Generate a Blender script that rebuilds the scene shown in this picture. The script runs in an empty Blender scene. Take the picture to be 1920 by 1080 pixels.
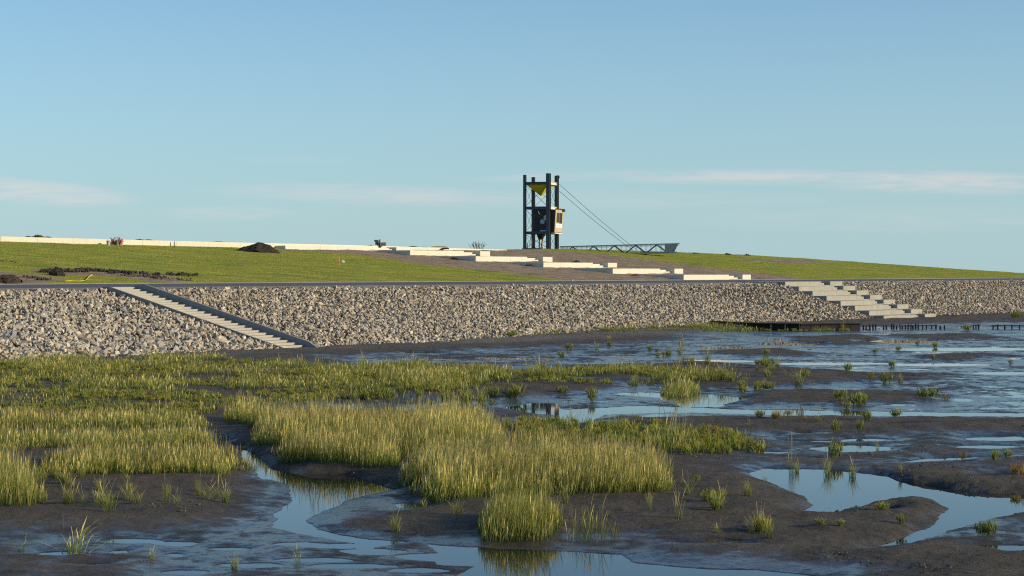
import bpy, bmesh, math, random
import numpy as np
from mathutils import Vector, Matrix

# ------------------------------------------------------------------ camera, sky, sun, exposure
sc = bpy.context.scene
COL = sc.collection
FPX = 3464.0            # focal length in pixels of a 1920 px wide frame
CAM_Z = 5.5
PITCH = math.atan(30 / FPX)
cam_d = bpy.data.cameras.new('camera')
cam_d.sensor_width = 36.0
cam_d.lens = 36.0 * FPX / 1920
cam_d.clip_start = 0.5
cam_d.clip_end = 20000
cam = bpy.data.objects.new('camera', cam_d)
cam.location = (0, 0, CAM_Z)
cam.rotation_euler = (math.pi / 2 - PITCH, 0, 0)
COL.objects.link(cam)
sc.camera = cam

SUN_EL = math.radians(17)
SX, SY = 0.955, -0.297          # horizontal direction towards the sun (from the right, a little behind the camera)
w = bpy.data.worlds.new('World')
sc.world = w
w.use_nodes = True
nt = w.node_tree
nt.nodes.clear()
out = nt.nodes.new('ShaderNodeOutputWorld')
bg = nt.nodes.new('ShaderNodeBackground')
sky = nt.nodes.new('ShaderNodeTexSky')
sky.sky_type = 'NISHITA'
sky.sun_disc = False
sky.sun_elevation = SUN_EL
sky.sun_rotation = math.atan2(SX, SY)
sky.air_density = 0.85
sky.dust_density = 0.2
sky.ozone_density = 3.5
bg.inputs['Strength'].default_value = 0.13
# thin high cloud streaks, laid on the sky by direction
tc = nt.nodes.new('ShaderNodeTexCoord')
sep = nt.nodes.new('ShaderNodeSeparateXYZ')
nt.links.new(tc.outputs['Generated'], sep.inputs[0])
def wmath(op, a, b=None, clamp=False):
    n = nt.nodes.new('ShaderNodeMath'); n.operation = op; n.use_clamp = clamp
    for i, v in enumerate((a, b)):
        if v is None: continue
        if isinstance(v, (int, float)): n.inputs[i].default_value = v
        else: nt.links.new(v, n.inputs[i])
    return n.outputs[0]
az = wmath('DIVIDE', sep.outputs[0], wmath('MAXIMUM', sep.outputs[1], 0.05))
el = wmath('DIVIDE', sep.outputs[2], wmath('MAXIMUM', sep.outputs[1], 0.05))
def band(c_az, w_az, c_el, w_el, tilt=0.0):
    a = wmath('DIVIDE', wmath('SUBTRACT', az, c_az), w_az)
    e0 = wmath('SUBTRACT', wmath('SUBTRACT', el, c_el), wmath('MULTIPLY', wmath('SUBTRACT', az, c_az), tilt))
    e = wmath('DIVIDE', e0, w_el)
    r = wmath('ADD', wmath('MULTIPLY', a, a), wmath('MULTIPLY', e, e))
    return wmath('SUBTRACT', 1.0, r, True)
def P(x, y): return ((x - 960) / FPX, (510 - y) / FPX)
m = None
for (x, y, hw, hh, k, tl) in [(1780, 342, 360, 24, 1.0, -0.02), (1430, 332, 330, 17, 0.85, 0.0), (1100, 330, 240, 10, 0.5, 0.03),
                              (60, 360, 220, 26, 1.0, -0.08), (720, 366, 360, 22, 0.65, -0.03),
                              (1150, 375, 500, 22, 0.3, 0.0), (560, 300, 160, 8, 0.18, 0.0), (430, 400, 150, 16, 0.5, 0.0), (1700, 410, 500, 30, 0.25, 0.0)]:
    a, e = P(x, y)
    bnd = wmath('MULTIPLY', band(a, hw / FPX, e, hh / FPX, tl), k)
    m = bnd if m is None else wmath('MAXIMUM', m, bnd)
cmb = nt.nodes.new('ShaderNodeCombineXYZ')
nt.links.new(wmath('MULTIPLY', az, 26.0), cmb.inputs[0])
nt.links.new(wmath('MULTIPLY', el, 240.0), cmb.inputs[1])
nz = nt.nodes.new('ShaderNodeTexNoise')
nz.inputs['Scale'].default_value = 1.0
nz.inputs['Detail'].default_value = 6
nz.inputs['Roughness'].default_value = 0.6
nz.inputs['Distortion'].default_value = 0.8
nt.links.new(cmb.outputs[0], nz.inputs['Vector'])
rr = nt.nodes.new('ShaderNodeMapRange')
rr.inputs['From Min'].default_value = 0.26; rr.inputs['From Max'].default_value = 0.62
nt.links.new(nz.outputs[0], rr.inputs['Value'])
cl = wmath('MULTIPLY', wmath('MULTIPLY', m, rr.outputs[0]), 0.66, True)
tint = nt.nodes.new('ShaderNodeMix'); tint.data_type = 'RGBA'; tint.blend_type = 'MULTIPLY'
tint.inputs[0].default_value = 1.0
tint.inputs[7].default_value = (0.92, 1.05, 1.06, 1)
nt.links.new(sky.outputs[0], tint.inputs[6])
hz = nt.nodes.new('ShaderNodeMix'); hz.data_type = 'RGBA'        # pale blue air low over the horizon
nt.links.new(wmath('MULTIPLY', wmath('POWER', wmath('SUBTRACT', 1.0, wmath('DIVIDE', wmath('ABSOLUTE', sep.outputs[2]), 0.24), True), 1.3), 0.85), hz.inputs[0])
nt.links.new(tint.outputs[2], hz.inputs[6]); hz.inputs[7].default_value = (2.95, 4.3, 4.75, 1)
mx = nt.nodes.new('ShaderNodeMix'); mx.data_type = 'RGBA'
nt.links.new(cl, mx.inputs[0])
nt.links.new(hz.outputs[2], mx.inputs[6])
mx.inputs[7].default_value = (5.5, 5.2, 5.1, 1)
nt.links.new(mx.outputs[2], bg.inputs['Color'])
nt.links.new(bg.outputs[0], out.inputs[0])

sun_d = bpy.data.lights.new('sun', 'SUN')
sun_d.energy = 4.7
sun_d.angle = math.radians(0.5)
sun_d.color = (1.0, 0.84, 0.60)
sun = bpy.data.objects.new('sun', sun_d)
sv = Vector((SX * math.cos(SUN_EL), SY * math.cos(SUN_EL), math.sin(SUN_EL)))
sun.rotation_euler = sv.to_track_quat('Z', 'Y').to_euler()
sun.location = (200, -60, 80)
COL.objects.link(sun)

sc.view_settings.view_transform = 'Standard'
sc.view_settings.look = 'None'
sc.view_settings.exposure = 0.06
sc.view_settings.gamma = 1.0
sc.render.engine = 'CYCLES'
sc.cycles.use_denoising = False
sc.cycles.filter_width = 1.15
sc.cycles.max_bounces = 6
sc.cycles.transparent_max_bounces = 8

# ------------------------------------------------------------------ place geometry
RNG = np.random.default_rng(7)
random.seed(3)
_cp, _sp = math.cos(PITCH), math.sin(PITCH)
def ray(x, y):
    a, b = (x - 960) / FPX, (y - 540) / FPX
    return np.array([a, _cp - b * _sp, -_sp - b * _cp])
WATER_Z = -0.15
def on_z(x, y, z=WATER_Z):                # the place on the level z that the photo shows at x, y
    d = ray(x, y); t = (z - CAM_Z) / d[2]
    return np.array([d[0] * t, d[1] * t, z])
def at_depth(x, y, Y):
    d = ray(x, y); t = Y / d[1]
    return np.array([d[0] * t, Y, CAM_Z + d[2] * t])
def proj(p):
    v = np.array(p, float) - [0, 0, CAM_Z]
    c = v[1] * _cp - v[2] * _sp; u = v[1] * _sp + v[2] * _cp
    return 960 + FPX * v[0] / c, 540 - FPX * u / c
# the dike: s runs along it (to the right and away), n runs landward
_k = math.hypot(1, 1.247)
ES = np.array([1 / _k, 1.247 / _k]); EN = np.array([-1.247 / _k, 1 / _k])
P0 = np.array([0.0, 159.0])
ROCK_N, ROCK_Z = 17.5, 4.28
ROAD_N, ROAD_Z = 23.6, 4.50
G = 1 / 11.0
def sn(x, y): 
    dx, dy = x - P0[0], y - P0[1]
    return dx * ES[0] + dy * ES[1], dx * EN[0] + dy * EN[1]
def xy(s, n): return P0 + ES * s + EN * n
def on_slope(x, y):                       # the place on the grass slope seen at x, y
    d = ray(x, y)
    s0, n0 = sn(0, 0)
    dn = d[0] * EN[0] + d[1] * EN[1]
    # CAM_Z + d2 t = ROAD_Z + (n0 + dn t - ROAD_N) G
    t = (ROAD_Z + (n0 - ROAD_N) * G - CAM_Z) / (d[2] - dn * G)
    return np.array([d[0] * t, d[1] * t, CAM_Z + d[2] * t])
CREST = [(-900, 425), (-300, 441), (0, 452), (200, 457.5), (450, 462.5), (640, 466), (800, 468), (940, 469), (1000, 467), (1060, 466.5), (1160, 469),
         (1270, 472.5), (1400, 478), (1500, 484), (1600, 490.5), (1700, 497.5), (1800, 504.5), (1920, 512), (2100, 517)]
_cs, _cz = [], []
for q in CREST:
    p = on_slope(*q); _cs.append(sn(p[0], p[1])[0]); _cz.append(p[2])
_cs, _cz = np.array(_cs), np.array(_cz)
_o = np.argsort(_cs); _cs, _cz = _cs[_o], _cz[_o]
def crest_z(s): return np.interp(s, _cs, _cz)

def vnoise(x, y, seed=0):
    r = np.random.default_rng(seed).random((256, 256))
    xi, yi = np.floor(x).astype(int), np.floor(y).astype(int)
    fx, fy = x - xi, y - yi
    fx = fx * fx * (3 - 2 * fx); fy = fy * fy * (3 - 2 * fy)
    a = r[xi % 256, yi % 256]; b = r[(xi + 1) % 256, yi % 256]
    c = r[xi % 256, (yi + 1) % 256]; d = r[(xi + 1) % 256, (yi + 1) % 256]
    return (a * (1 - fx) + b * fx) * (1 - fy) + (c * (1 - fx) + d * fx) * fy
def fbm(x, y, seed=0, octv=4, gain=0.5):
    s, a, t = 0, 1.0, 0
    for i in range(octv):
        s = s + a * vnoise(x * 2 ** i + 17.3 * i, y * 2 ** i + 5.1 * i, seed + i); t += a; a *= gain
    return s / t * 2 - 1
def smooth(a, b, x):
    t = np.clip((x - a) / (b - a), 0, 1); return t * t * (3 - 2 * t)
def sdf(px, py, poly):                    # signed distance, negative inside
    n = len(poly); d = np.full(px.shape, 1e18); inside = np.zeros(px.shape, bool)
    for i in range(n):
        ax, ay = poly[i]; bx, by = poly[(i + 1) % n]
        ex, ey = bx - ax, by - ay
        t = np.clip(((px - ax) * ex + (py - ay) * ey) / (ex * ex + ey * ey + 1e-12), 0, 1)
        d = np.minimum(d, (px - ax - ex * t) ** 2 + (py - ay - ey * t) ** 2)
        c = (ay > py) != (by > py)
        with np.errstate(divide='ignore', invalid='ignore'):
            xx = ax + (py - ay) * ex / (ey if ey != 0 else 1e-12)
        inside ^= c & (px < xx)
    return np.where(inside, -1, 1) * np.sqrt(d)
def gpoly(pts): return [tuple(on_z(x, y)[:2]) for x, y in pts]
def ell(cx, cy, rx, ry, k=14):
    ry = ry * 1.5
    return [(cx + rx * math.cos(a) * (1 + .12 * math.sin(3 * a + cx)), cy + ry * math.sin(a)) for a in [2 * math.pi * i / k for i in range(k)]]

# ------------------------------------------------------------------ mesh helpers
def tag(o, label=None, cat=None, group=None, kind=None):
    if label: o['label'] = label
    if cat: o['category'] = cat
    if group: o['group'] = group
    if kind: o['kind'] = kind
    return o
def link(name, me, mat, parent=None):
    o = bpy.data.objects.new(name, me); COL.objects.link(o)
    if mat: me.materials.append(mat)
    if parent: o.parent = parent
    return o
def mesh_np(name, V, F, mat, parent=None, smooth_=False, col=None, fattr=None):
    V = np.asarray(V, np.float32); F = np.asarray(F, np.int32); k = F.shape[1]
    me = bpy.data.meshes.new(name)
    me.vertices.add(len(V)); me.vertices.foreach_set('co', V.ravel())
    me.loops.add(F.size); me.loops.foreach_set('vertex_index', F.ravel())
    me.polygons.add(len(F)); me.polygons.foreach_set('loop_start', np.arange(0, F.size, k, dtype=np.int32))
    if col is not None:
        a = me.attributes.new('col', 'FLOAT_COLOR', 'POINT')
        c = np.ones((len(V), 4), np.float32); c[:, :3] = col; a.data.foreach_set('color', c.ravel())
    for nm, arr in (fattr or {}).items():
        a = me.attributes.new(nm, 'FLOAT', 'POINT'); a.data.foreach_set('value', np.asarray(arr, np.float32).ravel())
    me.polygons.foreach_set('use_smooth', np.full(len(F), smooth_))
    me.update(calc_edges=True)
    return link(name, me, mat, parent)
def grid_faces(r, c):
    i = np.arange(r - 1)[:, None] * c + np.arange(c - 1)[None]
    i = i.ravel(); return np.stack([i, i + 1, i + c + 1, i + c], 1)
def empty(name, loc=(0, 0, 0), rz=0):
    o = bpy.data.objects.new(name, None); COL.objects.link(o); o.location = loc; o.rotation_euler = (0, 0, rz); return o
def bm_box(bm, x0, x1, y0, y1, z0, z1, M=None):
    vs = [bm.verts.new(Vector(p)) for p in ((x0, y0, z0), (x1, y0, z0), (x1, y1, z0), (x0, y1, z0), (x0, y0, z1), (x1, y0, z1), (x1, y1, z1), (x0, y1, z1))]
    for f in ((3, 2, 1, 0), (4, 5, 6, 7), (0, 1, 5, 4), (1, 2, 6, 5), (2, 3, 7, 6), (3, 0, 4, 7)): bm.faces.new([vs[i] for i in f])
    if M is not None:
        for v in vs: v.co = M @ v.co
    return vs
def bm_bar(bm, a, b, wd, ht=None, up=(0, 0, 1)):
    a, b = Vector(a), Vector(b); ht = ht or wd
    d = (b - a); L = d.length; d.normalize(); u = Vector(up)
    if abs(d.dot(u)) > .98: u = Vector((1, 0, 0))
    r = d.cross(u).normalized(); u = r.cross(d)
    M = Matrix((r, u, d)).transposed().to_4x4(); M.translation = a
    bm_box(bm, -wd / 2, wd / 2, -ht / 2, ht / 2, 0, L, M)
def bm_tube(bm, pts, rad, seg=6, cap=True):
    rings = []; n = len(pts)
    for i, p in enumerate(pts):
        p = Vector(p); d = (Vector(pts[min(i + 1, n - 1)]) - Vector(pts[max(i - 1, 0)])).normalized()
        u = Vector((0, 0, 1)) if abs(d.z) < .9 else Vector((1, 0, 0))
        r = d.cross(u).normalized(); u = r.cross(d)
        q = rad[i] if isinstance(rad, (list, tuple)) else rad
        rings.append([bm.verts.new(p + (r * math.cos(2 * math.pi * k / seg) + u * math.sin(2 * math.pi * k / seg)) * q) for k in range(seg)])
    for a, b in zip(rings, rings[1:]):
        for k in range(seg): bm.faces.new((a[k], a[(k + 1) % seg], b[(k + 1) % seg], b[k]))
    if cap: bm.faces.new(rings[0][::-1]); bm.faces.new(rings[-1])
def done(name, bm, mat, parent=None, bevel=0, smooth_=False):
    if bevel:
        bmesh.ops.bevel(bm, geom=bm.edges[:], offset=bevel, segments=1, affect='EDGES')
    bmesh.ops.recalc_face_normals(bm, faces=bm.faces[:])
    me = bpy.data.meshes.new(name); bm.to_mesh(me); bm.free()
    if smooth_:
        for p in me.polygons: p.use_smooth = True
    return link(name, me, mat, parent)

# ------------------------------------------------------------------ materials
def material(name):
    m = bpy.data.materials.new(name); m.use_nodes = True
    t = m.node_tree; b = t.nodes['Principled BSDF']; return m, t, b
def N(t, kind, **kw):
    n = t.nodes.new('ShaderNode' + kind)
    for k, v in kw.items():
        if k in n.inputs.keys(): n.inputs[k].default_value = v
        else: setattr(n, k, v)
    return n
def noise(t, vec, scale, detail=5, rough=.6, dist=0.):
    n = N(t, 'TexNoise', Scale=scale, Detail=detail, Roughness=rough, Distortion=dist); t.links.new(vec, n.inputs['Vector']); return n.outputs[0]
def ramp(t, fac, stops):
    n = t.nodes.new('ShaderNodeValToRGB'); e = n.color_ramp.elements
    while len(e) < len(stops): e.new(.5)
    for i, (p, c) in enumerate(stops): e[i].position = p; e[i].color = (*c, 1) if len(c) == 3 else c
    t.links.new(fac, n.inputs[0]); return n.outputs[0]
def mixc(t, f, a, b, mode='MIX'):
    n = t.nodes.new('ShaderNodeMix'); n.data_type = 'RGBA'; n.blend_type = mode
    for i, v in ((0, f), (6, a), (7, b)):
        if isinstance(v, (int, float)): n.inputs[i].default_value = v
        elif isinstance(v, tuple): n.inputs[i].default_value = (*v, 1)
        else: t.links.new(v, n.inputs[i])
    return n.outputs[2]
def mth(t, op, a, b=None, clamp=False):
    n = t.nodes.new('ShaderNodeMath'); n.operation = op; n.use_clamp = clamp
    for i, v in enumerate((a, b)):
        if v is None: continue
        if isinstance(v, (int, float)): n.inputs[i].default_value = v
        else: t.links.new(v, n.inputs[i])
    return n.outputs[0]
def rng(t, v, a, b, c, d):
    n = N(t, 'MapRange'); 
    for i, q in enumerate((a, b, c, d)): n.inputs[i + 1].default_value = q
    t.links.new(v, n.inputs[0]); return n.outputs[0]
def mapping(t, src, scale, rot=(0, 0, 0)):
    n = t.nodes.new('ShaderNodeMapping'); n.inputs['Scale'].default_value = scale; n.inputs['Rotation'].default_value = rot
    t.links.new(src, n.inputs[0]); return n.outputs[0]
def bump(t, b, h, strength, dist):
    n = N(t, 'Bump', Strength=strength, Distance=dist); t.links.new(h, n.inputs['Height']); t.links.new(n.outputs[0], b.inputs['Normal'])
def objco(t): return N(t, 'TexCoord').outputs['Object']
def attr(t, name, out='Fac'):
    n = t.nodes.new('ShaderNodeAttribute'); n.attribute_name = name; return n.outputs[out]

def simple(name, col, rough=.7, metal=0., var=.25, scale=4., bmp=.0):
    m, t, b = material(name); co = objco(t); n = noise(t, co, scale, 6)
    lo = tuple(c * (1 - var) for c in col); hi = tuple(min(1, c * (1 + var)) for c in col)
    t.links.new(ramp(t, n, [(.3, lo), (.7, hi)]), b.inputs['Base Color'])
    b.inputs['Roughness'].default_value = rough; b.inputs['Metallic'].default_value = metal
    if bmp: bump(t, b, noise(t, co, scale * 6, 6), bmp, .02)
    return m

# mud: water film and gloss follow the 'wet' attribute
MUD, t, b = material('mud'); co = objco(t)
wet = attr(t, 'wet'); sand = attr(t, 'sand')
n1 = noise(t, co, .55, 8, .62); n2 = noise(t, co, 13, 5, .75); n3 = noise(t, co, 45, 3, .6); n4 = noise(t, co, 2.2, 6, .65)
n0 = noise(t, co, .16, 6, .6)
c1 = ramp(t, n1, [(.3, (.060, .046, .030)), (.7, (.130, .104, .071))])
c2 = mixc(t, .55, c1, ramp(t, n2, [(.35, (.6, .6, .6)), (.65, (1.3, 1.28, 1.22))]), 'MULTIPLY')
c3 = mixc(t, sand, c2, ramp(t, n4, [(.3, (.13, .11, .085)), (.7, (.23, .20, .155))]))
t.links.new(mixc(t, mth(t, 'MULTIPLY', wet, .6), c3, (.017, .015, .014)), b.inputs['Base Color'])
vr = mth(t, 'ADD', mth(t, 'MULTIPLY', mth(t, 'SUBTRACT', n4, .5), 2.6), mth(t, 'ADD', mth(t, 'MULTIPLY', mth(t, 'SUBTRACT', n1, .5), 3.0), mth(t, 'MULTIPLY', mth(t, 'SUBTRACT', n0, .5), 3.0)))
wn = mth(t, 'ADD', mth(t, 'SUBTRACT', mth(t, 'MULTIPLY', wet, 1.25), .24), mth(t, 'MULTIPLY', vr, mth(t, 'ADD', mth(t, 'MULTIPLY', wet, .75), .25)), True)
t.links.new(rng(t, wn, 0, 1, .74, .15), b.inputs['Roughness'])
t.links.new(rng(t, wn, 0, 1, .34, .55), b.inputs['Specular IOR Level'])
hh = mth(t, 'ADD', mth(t, 'MULTIPLY', n2, 1.0), mth(t, 'MULTIPLY', n3, .45))
bn = N(t, 'Bump', Distance=.10); t.links.new(hh, bn.inputs['Height'])
t.links.new(rng(t, wn, 0, 1, 1.0, .14), bn.inputs['Strength']); t.links.new(bn.outputs[0], b.inputs['Normal'])

WATER, t, b = material('tidal_water'); co = objco(t)
b.inputs['Base Color'].default_value = (.018, .020, .018, 1); b.inputs['Roughness'].default_value = .03; b.inputs['IOR'].default_value = 1.33
bump(t, b, noise(t, mapping(t, co, (1, .5, 1)), 5, 3, .5), .03, .004)

DIKE, t, b = material('dike_turf'); co = objco(t); soil = attr(t, 'soil')
rot = math.atan2(ES[1], ES[0])
mp = mapping(t, co, (.10, .6, 1), (0, 0, -rot)); big = noise(t, mp, 1, 7, .65)
mp2 = mapping(t, co, (.35, 1.6, 1), (0, 0, -rot)); mid = noise(t, mp2, 1.2, 6, .7); fine = noise(t, co, 5, 5, .75)
g1 = ramp(t, big, [(.34, (.185, .235, .026)), (.46, (.285, .315, .038)), (.56, (.36, .350, .050)), (.68, (.43, .350, .085))])
g2 = mixc(t, .8, g1, ramp(t, mid, [(.36, (.55, .62, .55)), (.64, (1.3, 1.25, 1.2))]), 'MULTIPLY')
g3 = mixc(t, .7, g2, ramp(t, fine, [(.35, (.6, .62, .55)), (.65, (1.35, 1.3, 1.25))]), 'MULTIPLY')
s1 = ramp(t, mid, [(.32, (.17, .12, .075)), (.52, (.34, .255, .17)), (.70, (.50, .40, .28))])
s2 = mixc(t, .7, s1, ramp(t, fine, [(.35, (.55, .55, .55)), (.65, (1.3, 1.3, 1.3))]), 'MULTIPLY')
sm = rng(t, mth(t, 'ADD', soil, mth(t, 'MULTIPLY', mth(t, 'SUBTRACT', fine, .5), .9)), .42, .58, 0, 1)
t.links.new(mixc(t, sm, g3, s2), b.inputs['Base Color'])
b.inputs['Roughness'].default_value = .9; b.inputs['Specular IOR Level'].default_value = .15
bump(t, b, mth(t, 'ADD', fine, mth(t, 'MULTIPLY', mid, 1.2)), .8, .12)

ASPH = simple('asphalt', (.095, .094, .097), .85, 0, .12, .6, .3)
BED, t, b = material('rock_bed'); co = objco(t)
t.links.new(ramp(t, noise(t, co, 3, 6), [(.3, (.035, .028, .022)), (.7, (.11, .09, .07))]), b.inputs['Base Color']); b.inputs['Roughness'].default_value = .95
def attr_mat(name, rough=.8, bmp=0, bscale=12, transl=0.0, var=.35):
    m, t, b = material(name); co = objco(t); c = attr(t, 'col', 'Color')
    c2 = mixc(t, 1.0, c, ramp(t, noise(t, co, bscale, 6, .7), [(.3, (1 - var,) * 3), (.7, (1 + var,) * 3)]), 'MULTIPLY')
    t.links.new(c2, b.inputs['Base Color']); b.inputs['Roughness'].default_value = rough; b.inputs['Specular IOR Level'].default_value = .3
    if bmp: bump(t, b, noise(t, co, bscale * 1.5, 6, .7), bmp, .03)
    if transl:
        tr = t.nodes.new('ShaderNodeBsdfTranslucent'); t.links.new(c2, tr.inputs[0])
        ms = t.nodes.new('ShaderNodeMixShader'); ms.inputs[0].default_value = transl
        o = t.nodes['Material Output']; t.links.new(b.outputs[0], ms.inputs[1]); t.links.new(tr.outputs[0], ms.inputs[2]); t.links.new(ms.outputs[0], o.inputs[0])
    return m
ROCK = attr_mat('quarry_stone', .85, .5, 5)
BLADE = attr_mat('marsh_blade', .6, 0, 6, .32, .25)
CLOD = attr_mat('clod_soil', .95, .6, 8)

def concrete(name, col, stain=.25):
    m, t, b = material(name); co = objco(t)
    n1 = noise(t, co, .8, 8, .7); n2 = noise(t, mapping(t, co, (3, 3, .6)), 2.2, 6, .7)
    a = ramp(t, n1, [(.3, tuple(c * (1 - stain) for c in col)), (.65, col)])
    t.links.new(mixc(t, .5, a, ramp(t, n2, [(.3, (.78, .77, .74)), (.7, (1.08, 1.08, 1.08))]), 'MULTIPLY'), b.inputs['Base Color'])
    b.inputs['Roughness'].default_value = .85; bump(t, b, n2, .15, .02); return m
CONC = concrete('pale_concrete_and_lit_beam', (.68, .63, .50), .08)
CONC_S = concrete('stair_concrete', (.40, .375, .31), .12)
CONC_W = concrete('weathered_concrete', (.36, .345, .29), .2)
KERB = concrete('kerb_concrete', (.30, .29, .27), .2)
STEEL = simple('painted_steel', (.055, .062, .075), .5, .0, .2, 3)
STEEL_G = simple('galvanised_steel', (.22, .25, .27), .5, .3, .15, 3)
YEL = simple('yellow_sheet', (.62, .52, .03), .55, 0, .1, 3)
DARKP = simple('dark_panel', (.022, .022, .024), .6, 0, .2, 3)
WOODP = simple('plywood', (.50, .36, .20), .7, 0, .15, 3)
WHITE = simple('white_board', (.8, .8, .78), .6, 0, .05, 3)
GLASS = simple('window_glass', (.04, .06, .05), .1, 0, .5, 8)
RED = simple('red_print', (.45, .05, .04), .6)
GREYD = simple('pale_grey_disc', (.38, .45, .55), .5)
TIMBER = simple('wet_timber', (.018, .015, .012), .95, 0, .4, 3, .4)
ORANGE = simple('orange_paint', (.70, .20, .07), .7)
YLINE = simple('yellow_plastic', (.70, .60, .05), .5)
GREEN = simple('green_plastic', (.03, .08, .06), .5)
PINK = simple('faded_red_plastic', (.30, .10, .09), .6)
LILAC = simple('pale_grey_plastic', (.35, .32, .38), .6)
FEATHER = simple('white_feathers', (.8, .8, .78), .7, 0, .05, 3)
FEATHER_G = simple('grey_feathers', (.35, .36, .38), .7, 0, .1, 3)
BEAK = simple('beak_and_legs', (.5, .3, .05), .6)
TWIG = simple('dry_twig', (.16, .11, .08), .8)

# ------------------------------------------------------------------ setting: ground, water, mudflat
bm = bmesh.new(); S = 9000
vs = [bm.verts.new(p) for p in ((-S, -S, -1.2), (S, -S, -1.2), (S, S, -1.2), (-S, S, -1.2))]; bm.faces.new(vs)
tag(done('ground', bm, BED), kind='structure')
c = [xy(-7000, 6), xy(7000, 6), xy(7000, -7000), xy(-7000, -7000)]
bm = bmesh.new(); bm.faces.new([bm.verts.new((p[0], p[1], WATER_Z)) for p in c][::-1])
tag(done('water', bm, WATER), kind='structure')

POOLS = [
    [(452, 838), (482, 852), (500, 876), (560, 888), (640, 890), (700, 903), (745, 918), (705, 924), (662, 935), (622, 950), (598, 964), (575, 976),
     (592, 992), (640, 1004), (700, 1012), (760, 1016), (720, 1024), (640, 1016), (560, 1002), (512, 990), (514, 966), (540, 948), (552, 926), (535, 908), (492, 898), (470, 878), (448, 850)],
    [(800, 1020), (860, 1026), (900, 1026), (1060, 1034), (1160, 1040), (1190, 1056), (1300, 1066), (1420, 1070), (1560, 1084), (1560, 1110), (800, 1110), (900, 1060), (830, 1040)],
    [(1398, 886), (1440, 878), (1500, 879), (1560, 881), (1650, 888), (1700, 905), (1780, 918), (1860, 925), (1920, 928), (2040, 934), (2040, 975), (1925, 962), (1860, 972), (1800, 990),
     (1720, 1016), (1625, 1036), (1650, 1022), (1700, 1006), (1745, 986), (1772, 965), (1780, 952), (1750, 940), (1700, 936), (1640, 945), (1600, 955), (1560, 965), (1496, 962), (1522, 946), (1512, 934), (1452, 910)],
    [(1820, 1024), (1900, 1022), (2000, 1024), (2000, 1042), (1900, 1040)],
    ell(1600, 842, 80, 5), ell(1622, 825, 52, 2.4), ell(1505, 812, 20, 1.6), ell(1456, 818, 12, 1.5), ell(1685, 799, 32, 1.5), ell(1530, 828, 60, 1.2), ell(1450, 849, 26, 2),
    ell(1880, 822, 80, 4), ell(1850, 839, 60, 3), [(1690, 866), (1760, 858), (1880, 854), (1880, 858), (1780, 864), (1700, 869)], ell(1880, 893, 60, 4.5),
    [(1138, 738), (1200, 736), (1300, 738), (1405, 746), (1390, 752), (1345, 763), (1285, 764), (1235, 746)],
    [(945, 763), (1000, 756), (1035, 757), (1060, 768), (1200, 761), (1400, 768), (1920, 775), (2040, 776), (2040, 781), (1920, 781), (1500, 779), (1260, 773), (1130, 778), (1112, 790), (1060, 796), (990, 791), (1040, 780), (960, 770)],
    ell(725, 766, 42, 3.5), ell(975, 842, 34, 8), ell(800, 661.5, 50, 1.3), ell(540, 720, 15, 3), ell(412, 828, 15, 4), ell(1160, 651, 34, .9), ell(1335, 677, 60, 1.4), ell(830, 781, 22, 1.5),
    ell(960, 672.5, 90, .9), ell(1120, 668, 60, .8), ell(1690, 640, 90, 2.5), ell(1800, 655, 150, 2.2), ell(1480, 645, 70, 2), ell(1560, 682, 130, 1.6), ell(1760, 684, 90, 1.8), ell(1880, 700, 60, 2),
    ell(1370, 677, 45, 1.4), ell(1640, 706, 90, 1.2), ell(245, 1015, 60, 3), ell(330, 1020, 40, 3), ell(225, 1036, 22, 3), ell(120, 1040, 60, 4), ell(330, 1042, 20, 2.5), ell(350, 1074, 50, 3.5), ell(470, 1060, 60, 3),
    ell(1350, 1022, 50, 1.5) , ell(770, 948, 32, 4), ell(1650, 957, 26, 2), ell(590, 1050, 70, 3), ell(700, 1035, 60, 4), ell(820, 1045, 80, 5), ell(900, 1054, 90, 5), ell(660, 1062, 80, 3), ell(780, 1070, 60, 3), ell(560, 1020, 50, 2.5), ell(640, 1024, 70, 3), ell(430, 1030, 40, 2), ell(160, 1060, 40, 2),
]
WETZ = [([(1330, 622), (2100, 600), (2100, 790), (1200, 782), (900, 760), (1100, 700), (1000, 690), (1250, 650)], 6.0, 1.0),
        ([(-200, 1012), (300, 1004), (500, 985), (560, 1000), (760, 1020), (1200, 1045), (1560, 1070), (1560, 1200), (-200, 1200)], 2.5, .95),
        ([(470, 900), (540, 890), (560, 930), (520, 1000), (430, 990), (480, 930)], 1.5, .8),
        ([(1780, 990), (2100, 980), (2100, 1030), (1800, 1010)], 1.5, .8),
        ([(600, 960), (700, 925), (790, 930), (800, 950), (720, 965), (620, 985)], 1.2, .7),
        ([(1050, 1010), (1200, 1000), (1260, 1020), (1180, 1045), (1060, 1035)], 1.0, .8),
        ([(640, 670), (1300, 640), (1300, 700), (640, 690)], 6, .75),
        ([(1250, 800), (2100, 800), (2100, 880), (1400, 880), (1300, 850)], 3.0, .55),
        ([(640, 740), (1250, 730), (1250, 800), (640, 800)], 4.0, .6)]
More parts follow.
